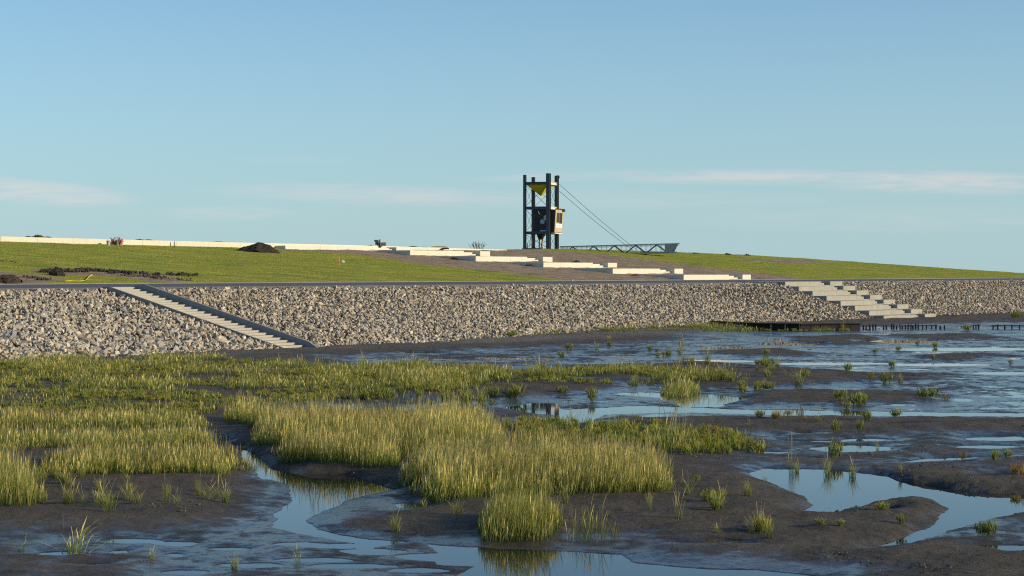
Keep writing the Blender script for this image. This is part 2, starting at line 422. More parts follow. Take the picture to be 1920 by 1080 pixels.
DRYZ = [([(1040, 688), (1300, 682), (1450, 690), (1600, 700), (1775, 702), (1700, 712), (1500, 724), (1350, 726), (1100, 716)], .9),
        ([(1340, 748), (1450, 736), (1600, 738), (1700, 738), (1795, 744), (1700, 754), (1500, 760), (1370, 758)], .9),
        ([(620, 700), (1050, 705), (1200, 728), (1120, 736), (940, 752), (900, 746), (620, 745)], .9),
        ([(1480, 632), (1600, 628), (1700, 640), (1620, 650), (1500, 648)], .8), ([(1700, 668), (1850, 662), (1900, 668), (1780, 676)], .8), ([(1300, 660), (1450, 655), (1560, 664), (1400, 672)], .8),
        ([(1180, 784), (2100, 790), (2100, 812), (1500, 812), (1250, 812)], .9), ([(1660, 630), (1820, 626), (1900, 634), (1750, 640)], .7),
        ([(0, 1040), (250, 1046), (300, 1075), (-100, 1100)], .8), ([(350, 1024), (520, 1020), (620, 1028), (480, 1036)], .7), ([(760, 1058), (860, 1062), (820, 1076)], .6)]
def mud_fields(X, Y):
    d = np.full(X.shape, 1e9)
    wob = .22 * fbm(X * .9, Y * .9, 11, 3) + .10 * fbm(X * 4, Y * 4, 12, 2)
    for p in POOLS: d = np.minimum(d, sdf(X, Y, gpoly(p)))
    d = d + wob * np.clip(Y / 70, .5, 2.2)
    wet = np.zeros(X.shape)
    for p, fall, k in WETZ: wet = np.maximum(wet, k * (1 - smooth(-fall * .3, fall, sdf(X, Y, gpoly(p)))))
    for p, k in DRYZ:
        dd = sdf(X, Y, gpoly(p)) + 1.2 * fbm(X * .35, Y * .35, 19, 3)
        wet = wet * (1 - k * (1 - smooth(-1.5, 1.2, dd)))
    s, n = sn(X, Y)
    big = fbm(X * .16, Y * .16, 21, 4)
    fine = fbm(X * 1.3, Y * 1.3, 31, 4, .6)
    lump = fbm(X * 5.5, Y * 5.5, 41, 3, .6)
    hil = fbm(X * .55, Y * .55, 23, 3)
    lvl = .19 * (1 - wet) + .018 * wet
    bank = 1 - np.exp(-np.clip(d, 0, None) / (.38 + .3 * wet))
    h = np.where(d > 0, .008 + lvl * bank + bank * (big * (.08 - .045 * wet) + hil * (.095 - .055 * wet) + fine * (.046 - .018 * wet) + lump * (.020 - .007 * wet)), -.12 * (1 - np.exp(d / .5)) - .004)
    h = h + (1 - smooth(.0, .35, np.abs(d - .25))) * .012 * lump
    toe = smooth(-9, 0, n)
    h = h + toe * (.04 + .14 * np.clip(s / 30, -1, 1))
    near = 1 - smooth(.0, .9, np.clip(d, 0, None))
    w_ = np.clip(wet + near * .55 - toe * .5 - np.clip(big, 0, 1) * .3, 0, 1)
    return WATER_Z + h, w_, toe, d
def mud_z(x, y):
    return float(mud_fields(np.array([x]), np.array([y]))[0][0])
tt = np.linspace(-.44, .44, 1160)
inv = np.concatenate([np.linspace(1 / 12, 1 / 32.5, 110)[:-1], np.linspace(1 / 32.5, 1 / 340, 760)])
DD = 1 / inv
X = DD[:, None] * tt[None]; Y = np.repeat(DD[:, None], len(tt), 1)
Z, WET, TOE, _ = mud_fields(X, Y)
s_, n_ = sn(X, Y)
SAND = np.clip(smooth(-12, -5, n_) * smooth(1, -1.5, n_) * (.75 + 1.0 * fbm(X * .1, Y * .1, 51, 3)) * smooth(60, 10, s_), 0, .9) * smooth(-60, -30, s_)
V = np.stack([X, Y, Z], -1).reshape(-1, 3)
mud = mesh_np('mudflat', V, grid_faces(len(DD), len(tt)), MUD, None, True, None, {'wet': WET, 'sand': SAND})
tag(mud, kind='structure')

# ------------------------------------------------------------------ the dike
CLEAR_L = 3.3
def dike_profile(S, NN):
    z = ROAD_Z + (NN - ROAD_N) * G
    cz = crest_z(S)
    nc = ROAD_N + (cz - ROAD_Z) / G
    z = np.minimum(z, cz - .02 * np.clip(NN - nc, 0, 12) )
    back = np.clip(NN - nc - 14, 0, None)
    return np.maximum(z - back * .25, .8)
SOILP = [[(520, 462), (640, 464), (760, 466), (940, 464), (1010, 470), (1110, 474), (1190, 484), (1290, 497), (1450, 516), (1520, 526), (1520, 540), (1100, 540), (1060, 524), (985, 514), (900, 505), (800, 497), (740, 486), (640, 473), (530, 469)],
         [(-250, 512), (0, 510), (40, 516), (95, 521), (80, 530), (-250, 540)], [(80, 511), (120, 505), (260, 513), (300, 516), (330, 522), (300, 527), (270, 524), (220, 518), (120, 515)],
         [(1395, 486), (1480, 486), (1560, 492), (1500, 494), (1400, 490)]]
def slope_poly(pts): return [tuple(on_slope(x, y)[:2]) for x, y in pts]
sv_ = np.concatenate([np.linspace(-600, -75, 40)[:-1], np.arange(-75, 230, .5), np.linspace(230, 1500, 50)])
nv_ = np.concatenate([np.arange(ROAD_N, ROAD_N + 75, .4), np.linspace(ROAD_N + 75, ROAD_N + 140, 25), [400, 1500, 5000]])
Sg, Ng = np.meshgrid(sv_, nv_, indexing='ij')
Xg = P0[0] + ES[0] * Sg + EN[0] * Ng; Yg = P0[1] + ES[1] * Sg + EN[1] * Ng
Zg = dike_profile(Sg, Ng)
sd = np.full(Xg.shape, 1e9)
for p in SOILP: sd = np.minimum(sd, sdf(Xg, Yg, slope_poly(p)))
soilm = 1 - smooth(-1.4, 2.6, sd + 1.8 * fbm(Sg * .12, Ng * .5, 61, 4))
soilm = np.maximum(soilm, .35 * (fbm(Sg * .2, Ng * .8, 66, 3) > .45))
inner = smooth(ROAD_N, ROAD_N + 1.5, Ng)
Zg = Zg + inner * (.05 * fbm(Sg * .25, Ng * .35, 62, 3) + (.03 + .06 * soilm) * fbm(Sg * 1.1, Ng * 1.4, 63, 3))
V = np.stack([Xg, Yg, Zg], -1).reshape(-1, 3)
tag(mesh_np('dike_ground', V, grid_faces(len(sv_), len(nv_))[:, ::-1], DIKE, None, True, None, {'soil': soilm}), kind='structure')
def dike_z(x, y):
    s, n = sn(x, y); return float(dike_profile(np.array(s), np.array(n)))

# road and rock bed sheets
def strip(name, prof, mat, ns=240, s0=-600, s1=1500, extra=None):
    sv = np.concatenate([np.linspace(s0, -80, 12)[:-1], np.linspace(-80, 230, ns), np.linspace(230, s1, 12)[1:]])
    Sx, k = np.meshgrid(sv, np.arange(len(prof)), indexing='ij')
    nn = np.array([p[0] for p in prof])[k]; zz = np.array([p[1] for p in prof])[k]
    V = np.stack([P0[0] + ES[0] * Sx + EN[0] * nn, P0[1] + ES[1] * Sx + EN[1] * nn, zz], -1).reshape(-1, 3)
    return tag(mesh_np(name, V, grid_faces(len(sv), len(prof))[:, ::-1], mat), kind='structure')
strip('road', [(ROCK_N - .05, 3.6), (ROCK_N - .05, ROCK_Z), (ROCK_N + 3, ROCK_Z + .11), (ROAD_N + .05, ROAD_Z + .01), (ROAD_N + .05, 4.0)], ASPH)
strip('road_edging', [(ROAD_N + .06, 4.1), (ROAD_N + .06, ROAD_Z + .05), (ROAD_N + .22, ROAD_Z + .05), (ROAD_N + .22, 4.1)], KERB)

# ------------------------------------------------------------------ quarry stones
def rock_protos(k=14):
    out_ = []
    for i in range(k):
        r = np.random.default_rng(100 + i)
        bm = bmesh.new()
        p = r.normal(size=(11, 3)); p /= np.linalg.norm(p, axis=1)[:, None]
        p *= r.uniform(.75, 1.0, (11, 1)) * np.array([1.0, r.uniform(.6, .9), r.uniform(.45, .75)])
        for q in p: bm.verts.new(q)
        rs = bmesh.ops.convex_hull(bm, input=bm.verts[:])
        bmesh.ops.delete(bm, geom=[v for v in bm.verts if not v.link_faces], context='VERTS')
        bmesh.ops.triangulate(bm, faces=bm.faces[:]); bm.verts.index_update()
        out_.append((np.array([v.co[:] for v in bm.verts]), np.array([[v.index for v in f.verts] for f in bm.faces]))); bm.free()
    return out_
PROTO = rock_protos(18)
def rot_mats(r, n):
    q = r.normal(size=(n, 4)); q /= np.linalg.norm(q, axis=1)[:, None]
    w_, x, y, z = q.T
    return np.stack([1 - 2 * (y * y + z * z), 2 * (x * y - z * w_), 2 * (x * z + y * w_), 2 * (x * y + z * w_), 1 - 2 * (x * x + z * z), 2 * (y * z - x * w_), 2 * (x * z - y * w_), 2 * (y * z + x * w_), 1 - 2 * (x * x + y * y)], -1).reshape(n, 3, 3)
PAL = np.array([(.42, .38, .30), (.36, .34, .30), (.50, .45, .36), (.30, .285, .26), (.38, .32, .25), (.45, .40, .32), (.27, .26, .245), (.34, .26, .20), (.50, .48, .43)])
PW = np.array([.2, .18, .15, .14, .08, .12, .07, .03, .03])
def toe_n(S_): return -3.0 * smooth(14, -6, S_) * smooth(-75, -60, S_)
def rock_line(S_, N_):
    tn = toe_n(S_); a = (N_ - tn) / (ROCK_N - tn) * (ROCK_Z - .05); b_ = np.clip((N_ - nR0 + .4) / 14.1 * 4.33 - .05, -.2, ROCK_Z - .08)
    k = smooth(sR0 - 16, sR0 - 2, S_); return a * (1 - k) + np.maximum(a, b_) * k
def scatter_mesh(pos, size, seed):
    r = np.random.default_rng(seed); n = len(pos); R = rot_mats(r, n); kind = r.integers(0, len(PROTO), n)
    colr = PAL[r.choice(len(PAL), n, p=PW)] * r.uniform(.70, 1.2, (n, 1)) * np.array([1.06, 1.0, .90])
    Vs, Fs, Cs, off = [], [], [], 0
    for k, (pv, pf) in enumerate(PROTO):
        idx = np.where(kind == k)[0]
        if not len(idx): continue
        v = np.einsum('nij,vj->nvi', R[idx], pv) * size[idx][:, None, None] + pos[idx][:, None]
        Vs.append(v.reshape(-1, 3)); Cs.append(np.repeat(colr[idx], len(pv), 0))
        Fs.append((pf[None] + (np.arange(len(idx)) * len(pv))[:, None, None] + off).reshape(-1, 3)); off += v.shape[0] * v.shape[1]
    return np.concatenate(Vs), np.concatenate(Fs), np.concatenate(Cs)

# footprints of the stairs, kept free of stones (dike coordinates)
pL0, pL1 = on_z(511, 655, -.12), on_z(558, 652, -.12)
sL0, sL1 = sn(*pL0[:2])[0], sn(*pL1[:2])[0]
sL0, sL1 = sL0 + .25, sL1 - .22
pR = on_z(1657, 601, 0.0); pR2 = on_z(1761, 596.5, 0.05)
sR0, nR0 = sn(*pR[:2]); sR1 = sn(*pR2[:2])[0]
nb_ = np.array([-6, -3, -1.5, 0, .8, 2, 3, 4, 6, 8, 10, 12, 14, 15.5, 17.2, ROCK_N - .06]); sb_ = np.concatenate([[-600, -80], np.arange(-60, 240, 2.0), [400, 1500]])
Sb, Nb = np.meshgrid(sb_, nb_, indexing='ij')
Zb_ = np.where(Nb > toe_n(Sb), np.minimum(rock_line(Sb, Nb) - .30, ROCK_Z - .2), -.34 + (Nb - toe_n(Sb)) * .2)
tag(mesh_np('rock_slope_bed', np.stack([P0[0] + ES[0] * Sb + EN[0] * Nb, P0[1] + ES[1] * Sb + EN[1] * Nb, Zb_], -1).reshape(-1, 3), grid_faces(len(sb_), len(nb_))[:, ::-1], BED), kind='structure')
sp_ = .275
ss = np.arange(-85, 215, sp_); nn_ = np.arange(-4.0, ROCK_N - .15, sp_)
Sr, Nr = [a.ravel() for a in np.meshgrid(ss, nn_, indexing='ij')]
r = np.random.default_rng(5)
Sr = Sr + r.uniform(-.22, .22, Sr.size); Nr = Nr + r.uniform(-.17, .17, Nr.size)
toe_edge = toe_n(Sr) - .4 + .55 * fbm(Sr * .22, Sr * 0, 71, 3)
keep = (Nr > toe_edge) & ~((Sr > sL0 - .25) & (Sr < sL1 + .28) & (Nr < ROCK_N))
keep &= ~((Sr > sR0 - .1) & (Sr < sR1 + .1) & (Nr > nR0 - .3))
Sr, Nr = Sr[keep], Nr[keep]
Zr = -.10 + rock_line(Sr, np.maximum(Nr, toe_n(Sr))) + r.uniform(-.13, .09, Sr.size) + .08 * fbm(Sr * .4, Nr * .4, 72, 3)
size = np.clip(r.lognormal(math.log(.185), .36, Sr.size), .10, .45) * (1 + .2 * (Sr < -30)) * (1.08 - .15 * Nr / ROCK_N) * (1 - .14 * smooth(20, 70, Sr))
Zr -= np.clip(size - .25, 0, 1) * .5
Zr = np.where(Nr > ROCK_N - 1.0, np.minimum(Zr, ROCK_Z - size * .45), Zr)
pos = np.stack([P0[0] + ES[0] * Sr + EN[0] * Nr, P0[1] + ES[1] * Sr + EN[1] * Nr, Zr], -1)
# the 300 that show largest become single stones
app = size / pos[:, 1] * (np.abs(pos[:, 0] / pos[:, 1]) < .275) * (Nr > toe_n(Sr) + .3)
order = np.argsort(-app); solo = order[:290]; rest = np.setdiff1d(np.arange(len(size)), solo)
V, F, C = scatter_mesh(pos[rest], size[rest], 9)
tag(mesh_np('quarry_stones', V, F, ROCK, None, False, C), 'mass of pale grey and tan broken quarry stones covering the dike slope', 'stones', kind='stuff')
protoM = []
for ci in range(len(PAL)):
    for k in range(0, len(PROTO), 3):
        pv, pf = PROTO[k]
        me = mesh_np('quarry_stone', pv, pf, ROCK, None, False, np.repeat(PAL[ci][None], len(pv), 0))
        protoM.append((ci, me.data)); bpy.data.objects.remove(me)
for i in solo:
    ci, me = protoM[r.integers(len(protoM))]
    while r.random() > PW[ci] * 5: ci, me = protoM[r.integers(len(protoM))]
    o = bpy.data.objects.new('quarry_stone', me); COL.objects.link(o)
    o.location = pos[i]; o.scale = (size[i],) * 3; o.rotation_euler = r.uniform(0, 6.28, 3)
    left = sn(pos[i][0], pos[i][1])[0] < sL0
    tag(o, 'larger broken quarry stone in the armour slope ' + ('left of the long concrete stairs' if left else 'right of the long concrete stairs'), 'stone',
        'larger stones left of the long stairs' if left else 'larger stones right of the long stairs')
for (a, bb) in [((1262, 600), 0)]: pass

# ------------------------------------------------------------------ concrete stairs
MD = Matrix(((ES[0], EN[0], 0, P0[0]), (ES[1], EN[1], 0, P0[1]), (0, 0, 1, 0), (0, 0, 0, 1)))   # dike coordinates to world
def dike_empty(name, s, n, z):
    p = xy(s, n); return empty(name, (p[0], p[1], z), math.atan2(ES[1], ES[0]))
# long stairs on the left (local x along the dike, y landward)
NS = 27; n0 = -3.0; run = (ROCK_N - n0 - .1) / NS; rise = (ROCK_Z + .22 + .02) / NS
st = dike_empty('concrete_stairs', sL0, n0, -.22)
W_ = sL1 - sL0
tag(st, 'long narrow concrete stairs with dark side walls running down the stone slope on the left', 'stairs')
bm = bmesh.new()
pts = [(0, -.6)]
for i in range(NS): pts += [(i * run, i * rise + (0 if i else 0)), (i * run, (i + 1) * rise)]
pts += [(NS * run, NS * rise), (NS * run, -.6)]
cl_ = []
for p in pts:
    if not cl_ or (abs(p[0] - cl_[-1][0]) + abs(p[1] - cl_[-1][1])) > 1e-5: cl_.append(p)
a_ = [bm.verts.new((.0, y, z)) for y, z in cl_]; b_ = [bm.verts.new((W_, y, z)) for y, z in cl_]
for i in range(len(cl_) - 1): bm.faces.new((a_[i], a_[i + 1], b_[i + 1], b_[i]))
done('step_flight', bm, CONC_S, st)
for x0, x1, up, nm in ((-.13, -.003, .10, 'side_wall'), (W_ + .003, W_ + .21, .58, 'side_wall')):
    bm = bmesh.new(); L = NS * run
    prof = [(-.35, -.8), (-.35, up * .55), (.1, up + rise * .8), (L, NS * rise + min(up, .08) ), (L, -.8)] if up > .2 else [(-.2, -.8), (-.2, .05), (L, NS * rise + .01), (L, -.8)]
    if up < .2: prof = [(-.25, -.8), (-.25, rise * .9), (0, rise + .04), (L - run, NS * rise + .04), (L, NS * rise + .04), (L, -.8)]
    if up > .2: prof = [(-.9, -.8), (-.9, .02), (.3, up), (L - 1.6, NS * rise - 1.6 / run * rise + up), (L, NS * rise + .04), (L, -.8)]
    A = [bm.verts.new((x0, y, z)) for y, z in prof]; B = [bm.verts.new((x1, y, z)) for y, z in prof]
    bm.faces.new(A); bm.faces.new(B[::-1])
    for i in range(len(prof)): j = (i + 1) % len(prof); bm.faces.new((A[i], B[i], B[j], A[j]))
    done(nm, bm, KERB, st, .015)

def seat_block(parent, name, x0, y0, z0, L, h, depth, nf0, nf1, mat, nsteps=3, nd=1.1, down=1.0):
    """a long concrete seat with a small flight of steps let into it; local x along the dike, y landward"""
    bm = bmesh.new(); e = .003
    a, b_ = x0 + L * nf0, x0 + L * nf1
    # joints split the long seat into precast lengths
    k = max(1, int(round((a - x0) / 3.2)))
    for i in range(k):
        bm_box(bm, x0 + (a - x0) * i / k + e, x0 + (a - x0) * (i + 1) / k - e, y0, y0 + depth, z0 - down, z0 + h)
    bm_box(bm, b_ + e, x0 + L, y0, y0 + depth, z0 - down, z0 + h)
    o = done(name, bm, mat, parent, .02)
    bm = bmesh.new()
    for i in range(nsteps):
        bm_box(bm, a + e, b_ - e, y0 + .06 + nd * i / nsteps, y0 + depth - .02, z0 - down + .05 * i, z0 + h * (i + .4) / nsteps - .02)
    done('small_steps', bm, mat, o, 0)
    return o
# eight seats in the stone slope on the right
st = dike_empty('concrete_seating_stairs', sR0, nR0, 0)
tag(st, 'eight weathered concrete seat steps set into the stone slope on the right', 'seating steps')
LR = sR1 - sR0
hR = (ROCK_Z + .08) / 8; dR = 1.76
for i in range(8):
    sh = -.12 * i; Li = LR * 1.09 - .04 * i - sh
    seat_block(st, 'seat_step', sh, i * dR, i * hR, Li, hR - .004, dR + 1.0 if i < 7 else ROCK_N - nR0 - 7 * dR - .1, .62, .78, CONC_W, 2, 1.3, 1.2 if i else .5)
# large terraces on the grass slope
TER = [((535, 467), (772, 0), 7.0), ((769, 479), (919, 0), 10.2), ((892, 490), (1036, 0), 9.8), ((1019, 501.3), (1157, 0), 9.6), ((1149, 513), (1281, 0), 9.8), ((1282, 524.8), (1408, 0), 9.9)]
tp = on_slope(*TER[-1][0]); s0_, n0_ = sn(tp[0], tp[1])
tr = dike_empty('concrete_terraces', s0_, n0_, 0)
tag(tr, 'staggered cream concrete terraces stepping down the bare soil of the grass dike', 'terraces')
for (lp, rp, hp) in TER:
    p = on_slope(*lp); s1_, n1_ = sn(p[0], p[1])
    # the riser runs along the dike: find its length so that its end is seen at the right place
    lo, hi = .5, 60
    for _ in range(50):
        mid_ = (lo + hi) / 2; q = xy(s1_ + mid_, n1_)
        if proj((q[0], q[1], p[2]))[0] < rp[0]: lo = mid_
        else: hi = mid_
    h = hp * p[1] / FPX
    print('terrace', lp, 's', round(s1_, 1), 'n', round(n1_, 1), 'z', round(p[2], 2), 'L', round(lo, 1), 'h', round(h, 2))
    seat_block(tr, 'terrace', s1_ - s0_, n1_ - n0_, p[2] - .02, lo, h, h / G + 1.5, .66, .87, CONC, 3, 1.6, 1.5)

# crest wall
wl = []
for (x, y) in [(-700, 430), (-300, 442), (0, 452.5), (200, 458), (450, 463.5), (640, 466.5), (800, 468.5), (948, 469.3)]:
    p = on_slope(x, y); wl.append(p)
bm = bmesh.new()
TOPS = [(-700, 416), (-300, 431), (0, 443.2), (200, 448.5), (450, 454.8), (640, 459.2), (800, 463.8), (948, 468.2)]
hts = [(CAM_Z + ray(*q)[2] * p[1] / ray(*q)[1]) for q, p in zip(TOPS, wl)]
print('wall', [tuple(np.round(p, 2)) for p in wl], np.round(hts, 2))
for i in range(len(wl) - 1):
    a, b_ = np.array(wl[i]), np.array(wl[i + 1]); L = np.linalg.norm(b_[:2] - a[:2]); k = max(1, int(L / 4))
    d = (b_[:2] - a[:2]) / L; nrm = np.array([-d[1], d[0]])
    for j in range(k):
        t0, t1 = j / k, (j + 1) / k - .012 / L
        q = []
        for t_, side in ((t0, 0), (t1, 0), (t1, 1), (t0, 1)):
            pp = a[:2] + (b_[:2] - a[:2]) * t_ + nrm * (.4 * side - .2); zb = a[2] + (b_[2] - a[2]) * t_ - 1; zt = hts[i] + (hts[i + 1] - hts[i]) * t_
            q.append((pp, zb, zt))
        lo_ = [bm.verts.new((p[0], p[1], zb)) for p, zb, zt in q]; hi_ = [bm.verts.new((p[0], p[1], zt)) for p, zb, zt in q]
        bm.faces.new(lo_[::-1]); bm.faces.new(hi_)
        for m_ in range(4): n2_ = (m_ + 1) % 4; bm.faces.new((lo_[m_], lo_[n2_], hi_[n2_], hi_[m_]))
tag(done('concrete_wall', bm, CONC, None, .01), 'long low cream concrete wall running along the top of the grass dike', 'wall')

# ------------------------------------------------------------------ the steel tower
pc = on_slope(1028, 466.7)
TY = pc[1] + 3.0
SC = TY / FPX                       # metres per photo pixel at the tower
base = at_depth(984, 467.5, TY)
side = 47 * SC; ang = math.atan2(-16.5, 44)
tw = empty('steel_tower', tuple(base), ang)
tag(tw, 'dark steel frame tower carrying a cabin and a yellow funnel on the dike top', 'tower')
# local x: left column to front column; local y: left column to back column
def PY(y): return (467.5 - y) * SC
cols = {'L': (0, 0, 328, 5.0), 'F': (side, 0, 326, 7.4), 'B': (0, side, 330, 5.6), 'R': (side, side, 328, 6.6)}
for k_, (cx, cy, ty, wd) in cols.items():
    bm = bmesh.new(); h_ = PY(ty); w2 = wd * SC / 2
    # an H-section: two flanges and a web
    bm_box(bm, cx - w2, cx + w2, cy - w2, cy - w2 + .05, -1.5, h_)
    bm_box(bm, cx - w2, cx + w2, cy + w2 - .05, cy + w2, -1.5, h_)
    bm_box(bm, cx - w2 * .55, cx + w2 * .55, cy - w2 + .051, cy + w2 - .051, -1.5, h_ - .004)
    bm_box(bm, cx - w2 * 1.5, cx + w2 * 1.5, cy - w2 * 1.5, cy + w2 * 1.5, -.4, .06)
    done('column', bm, STEEL, tw)
bw = .13
def beams(y0, y1):
    za, zb = PY(y1), PY(y0)
    for (p, q) in (((0, 0), (side, 0)), ((side, 0), (side, side)), ((side, side), (0, side)), ((0, side), (0, 0))):
        bm = bmesh.new(); d = (Vector(q) - Vector(p)).normalized() * .2
        a = Vector((p[0] + d.x, p[1] + d.y, (za + zb) / 2)); b_ = Vector((q[0] - d.x, q[1] - d.y, (za + zb) / 2))
        bm_bar(bm, a, b_, bw, zb - za)
        for zz in (za + .02, zb - .02): bm_bar(bm, a + Vector((0, 0, zz - a.z)), b_ + Vector((0, 0, zz - a.z)), bw * 2.4, .045)
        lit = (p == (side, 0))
        done('beam', bm, CONC if lit and y0 < 400 else STEEL, tw)  # upper right-hand steel beams coloured cream to imitate sunlight on that side
beams(341.5, 346.5); beams(387.5, 392.5); beams(434, 439)
def brace(p, q, y0, y1, r_=.035):
    bm = bmesh.new(); bm_tube(bm, [(p[0], p[1], PY(y0)), (q[0], q[1], PY(y1))], r_, 5); bm_tube(bm, [(p[0] , p[1] + .05, PY(y1)), (q[0], q[1] + .05, PY(y0))], r_, 5)
    done('cross_brace', bm, STEEL, tw)
for (y0, y1) in ((347, 387), (393, 433.5), (439.5, 465)):
    brace((.1, 0), (side - .2, 0), y0, y1); brace((side, .2), (side, side - .2), y0, y1, .028); brace((.1, side), (side - .1, side), y0, y1, .022); brace((0, .1), (0, side - .1), y0, y1, .022)
# yellow inverted pyramid
bm = bmesh.new(); zt = PY(346.6); apx = bm.verts.new((side * .52, side * .45, PY(367.5)))
cs = [bm.verts.new(p) for p in ((.22, .12, zt), (side - .2, .12, zt), (side - .2, side - .15, zt), (.22, side - .15, zt))]
for i in range(4): bm.faces.new((cs[i], apx, cs[(i + 1) % 4]))
bm.faces.new(cs)
done('yellow_funnel', bm, YEL, tw)
# cabin
cx0, cx1 = 17 * SC, 60 * SC; cy0, cy1 = .32, side - .3 + 2 * SC
cz0, cz1 = PY(434.5), PY(393.5)
bm = bmesh.new(); vs = bm_box(bm, cx0, cx1 - .05, cy0, cy1, cz0, cz1 )
for v in vs:
    if v.co.z < (cz0 + cz1) / 2 and v.co.x > (cx0 + cx1) / 2: v.co.x -= .22
cab = done('cabin', bm, DARKP, tw, .015)
# front wall (faces right), framed in plywood, with a window and a white board
bm = bmesh.new(); vs = bm_box(bm, cx1 - .045, cx1 + .06, cy0 - .06, cy1 + .06, cz0 - .08, cz1 + .06)
for v in vs:
    if v.co.z < (cz0 + cz1) / 2: v.co.x -= .22
fr = done('cabin_front', bm, WOODP, cab, .01)
H_ = cz1 - cz0; Wc = cy1 - cy0
def fx(z): return cx1 + .065 - .22 * (cz1 - z) / H_
def panel(name, y0, y1, z0, z1, mat, dx, par=fr):
    bm = bmesh.new(); v = []
    for z in (z0, z1): v.append([bm.verts.new((fx(z) + d_, y, z)) for d_ in (0, dx) for y in (y0, y1)])
    (a, b1, c1_, d1), (e1, f1, g1_, h1) = v
    for q in ((a, b1, f1, e1), (c1_, g1_, h1, d1), (a, e1, g1_, c1_), (b1, d1, h1, f1), (e1, f1, h1, g1_), (a, c1_, d1, b1)): bm.faces.new(q)
    return done(name, bm, mat, par)
panel('window', cy0 + Wc * .14, cy0 + Wc * .50, cz0 + H_ * .42, cz0 + H_ * .86, GLASS, .02)
panel('window', cy0 + Wc * .54, cy0 + Wc * .90, cz0 + H_ * .38, cz0 + H_ * .86, DARKP, .02)
panel('white_board', cy0 + Wc * .08, cy0 + Wc * .92, cz0 + H_ * .19, cz0 + H_ * .36, WHITE, .03)
for i in range(6): panel('letter_mark', cy0 + Wc * (.2 + .1 * i), cy0 + Wc * (.26 + .1 * i), cz0 + H_ * .25, cz0 + H_ * .30, GREYD, .04)
bm = bmesh.new(); z = cz0 + H_ * .09; bm_tube(bm, [(fx(z) - .02, cy0 + Wc * .5, z), (fx(z) + .03, cy0 + Wc * .5, z)], .20, 12); done('round_badge', bm, WHITE, fr)
bm = bmesh.new(); bm_box(bm, fx(z) + .031, fx(z) + .05, cy0 + Wc * .5 - .06, cy0 + Wc * .5 + .06, z - .12, z + .12); done('badge_mark', bm, RED, fr)
bm = bmesh.new(); bm_box(bm, cx1 - .1, cx1 + .3, cy0 - .1, cy1 + .15, cz1 + .065, cz1 + .17); bm_box(bm, cx1 + .05, cx1 + .35, cy1 - .5, cy1 + .15, cz1 - .25, cz1 + .06); done('roof_edge', bm, DARKP, cab, .01)
bm = bmesh.new(); bm_box(bm, cx0 - .1, cx1 - .3, cy0 - .12, cy1 + .1, cz0 - .14, cz0 - .02); done('cabin_floor', bm, STEEL, cab, .01)
bm = bmesh.new(); bm_box(bm, side + .3, cx1 - .15, cy0, cy1 , cz0 - .32, cz0 - .15); done('front_bracket', bm, CONC, cab, .01)
# discs on the dark side
for (px, py, rr_, mt) in ((1017, 416, 4.6, GREYD), (1024.5, 408.5, 5.6, CONC)):
    bm = bmesh.new(); lx = (px - 984 - (cy0 / side * 16.5)) / 44 * side
    bm_tube(bm, [(lx, cy0 - .07, PY(py)), (lx, cy0 + .01, PY(py))], rr_ * SC, 16); done('porthole', bm, mt, cab)
bm = bmesh.new(); lx = (1010 - 984 - 2) / 44 * side; bm_box(bm, lx, lx + .12, cy0 - .1, cy0 - .01, PY(400), PY(396)); bm_box(bm, lx + .13, lx + .3, cy0 - .1, cy0 - .01, PY(402), PY(399.5)); done('lamp', bm, WHITE, cab)
bm = bmesh.new(); bm_box(bm, side * .62, side * .92, cy0 - .1, cy0 - .015, PY(433.8), PY(432)); done('ledge', bm, WHITE, cab)
# chute under the cabin
bm = bmesh.new(); a0 = 22 * SC; zt, zb = PY(439.5), PY(449)
T = [bm.verts.new(p) for p in ((a0 - .35, side * .35, zt), (a0 + .55, side * .35, zt), (a0 + .55, side * .75, zt), (a0 - .35, side * .75, zt))]
B_ = [bm.verts.new(p) for p in ((a0 - .2, side * .45, zb), (a0 + .15, side * .45, zb), (a0 + .15, side * .65, zb), (a0 - .2, side * .65, zb))]
bm.faces.new(T[::-1]); bm.faces.new(B_)
for i in range(4): j = (i + 1) % 4; bm.faces.new((T[i], T[j], B_[j], B_[i]))
done('chute', bm, DARKP, tw)
bm = bmesh.new(); bm_bar(bm, (a0 - .1, side * .5, zb + .3), (a0 - .15, side * .5, 0), .16); bm_bar(bm, (a0 + .55, side * .5, zt - .1), (a0 + .15, side * .5, 0), .2); done('chute_leg', bm, WOODP, tw)
# ladder
bm = bmesh.new(); l0, l1 = Vector((8 * SC, .5, 0)), Vector((15 * SC, .9, PY(421)))
for dx in (-.2, .2):
    bm_tube(bm, [l0 + Vector((dx, 0, 0)), l1 + Vector((dx, 0, 0))], .03, 5)
for i in range(12):
    p = l0.lerp(l1, (i + .5) / 12); bm_tube(bm, [p + Vector((-.2, 0, 0)), p + Vector((.2, 0, 0))], .022, 4)
done('ladder', bm, STEEL_G, tw)
bm = bmesh.new(); bm_box(bm, -.3, side * .62, -.3, side * .7, .05, .2); done('base_deck', bm, STEEL, tw)
bm = bmesh.new(); bm_box(bm, 3 * SC, 5 * SC, .3, .35, .2, PY(455)); bm_box(bm, 30 * SC, 36 * SC, .2, .6, .1, PY(463)); done('base_board', bm, WHITE, tw)
bm = bmesh.new(); hz = PY(328.5); bm_tube(bm, [(side, side, hz), (side + .35, side - .05, hz), (side + .45, side - .1, hz - .25), (side + .36, side - .1, hz - .42)], .11, 6); done('hook', bm, STEEL, tw)
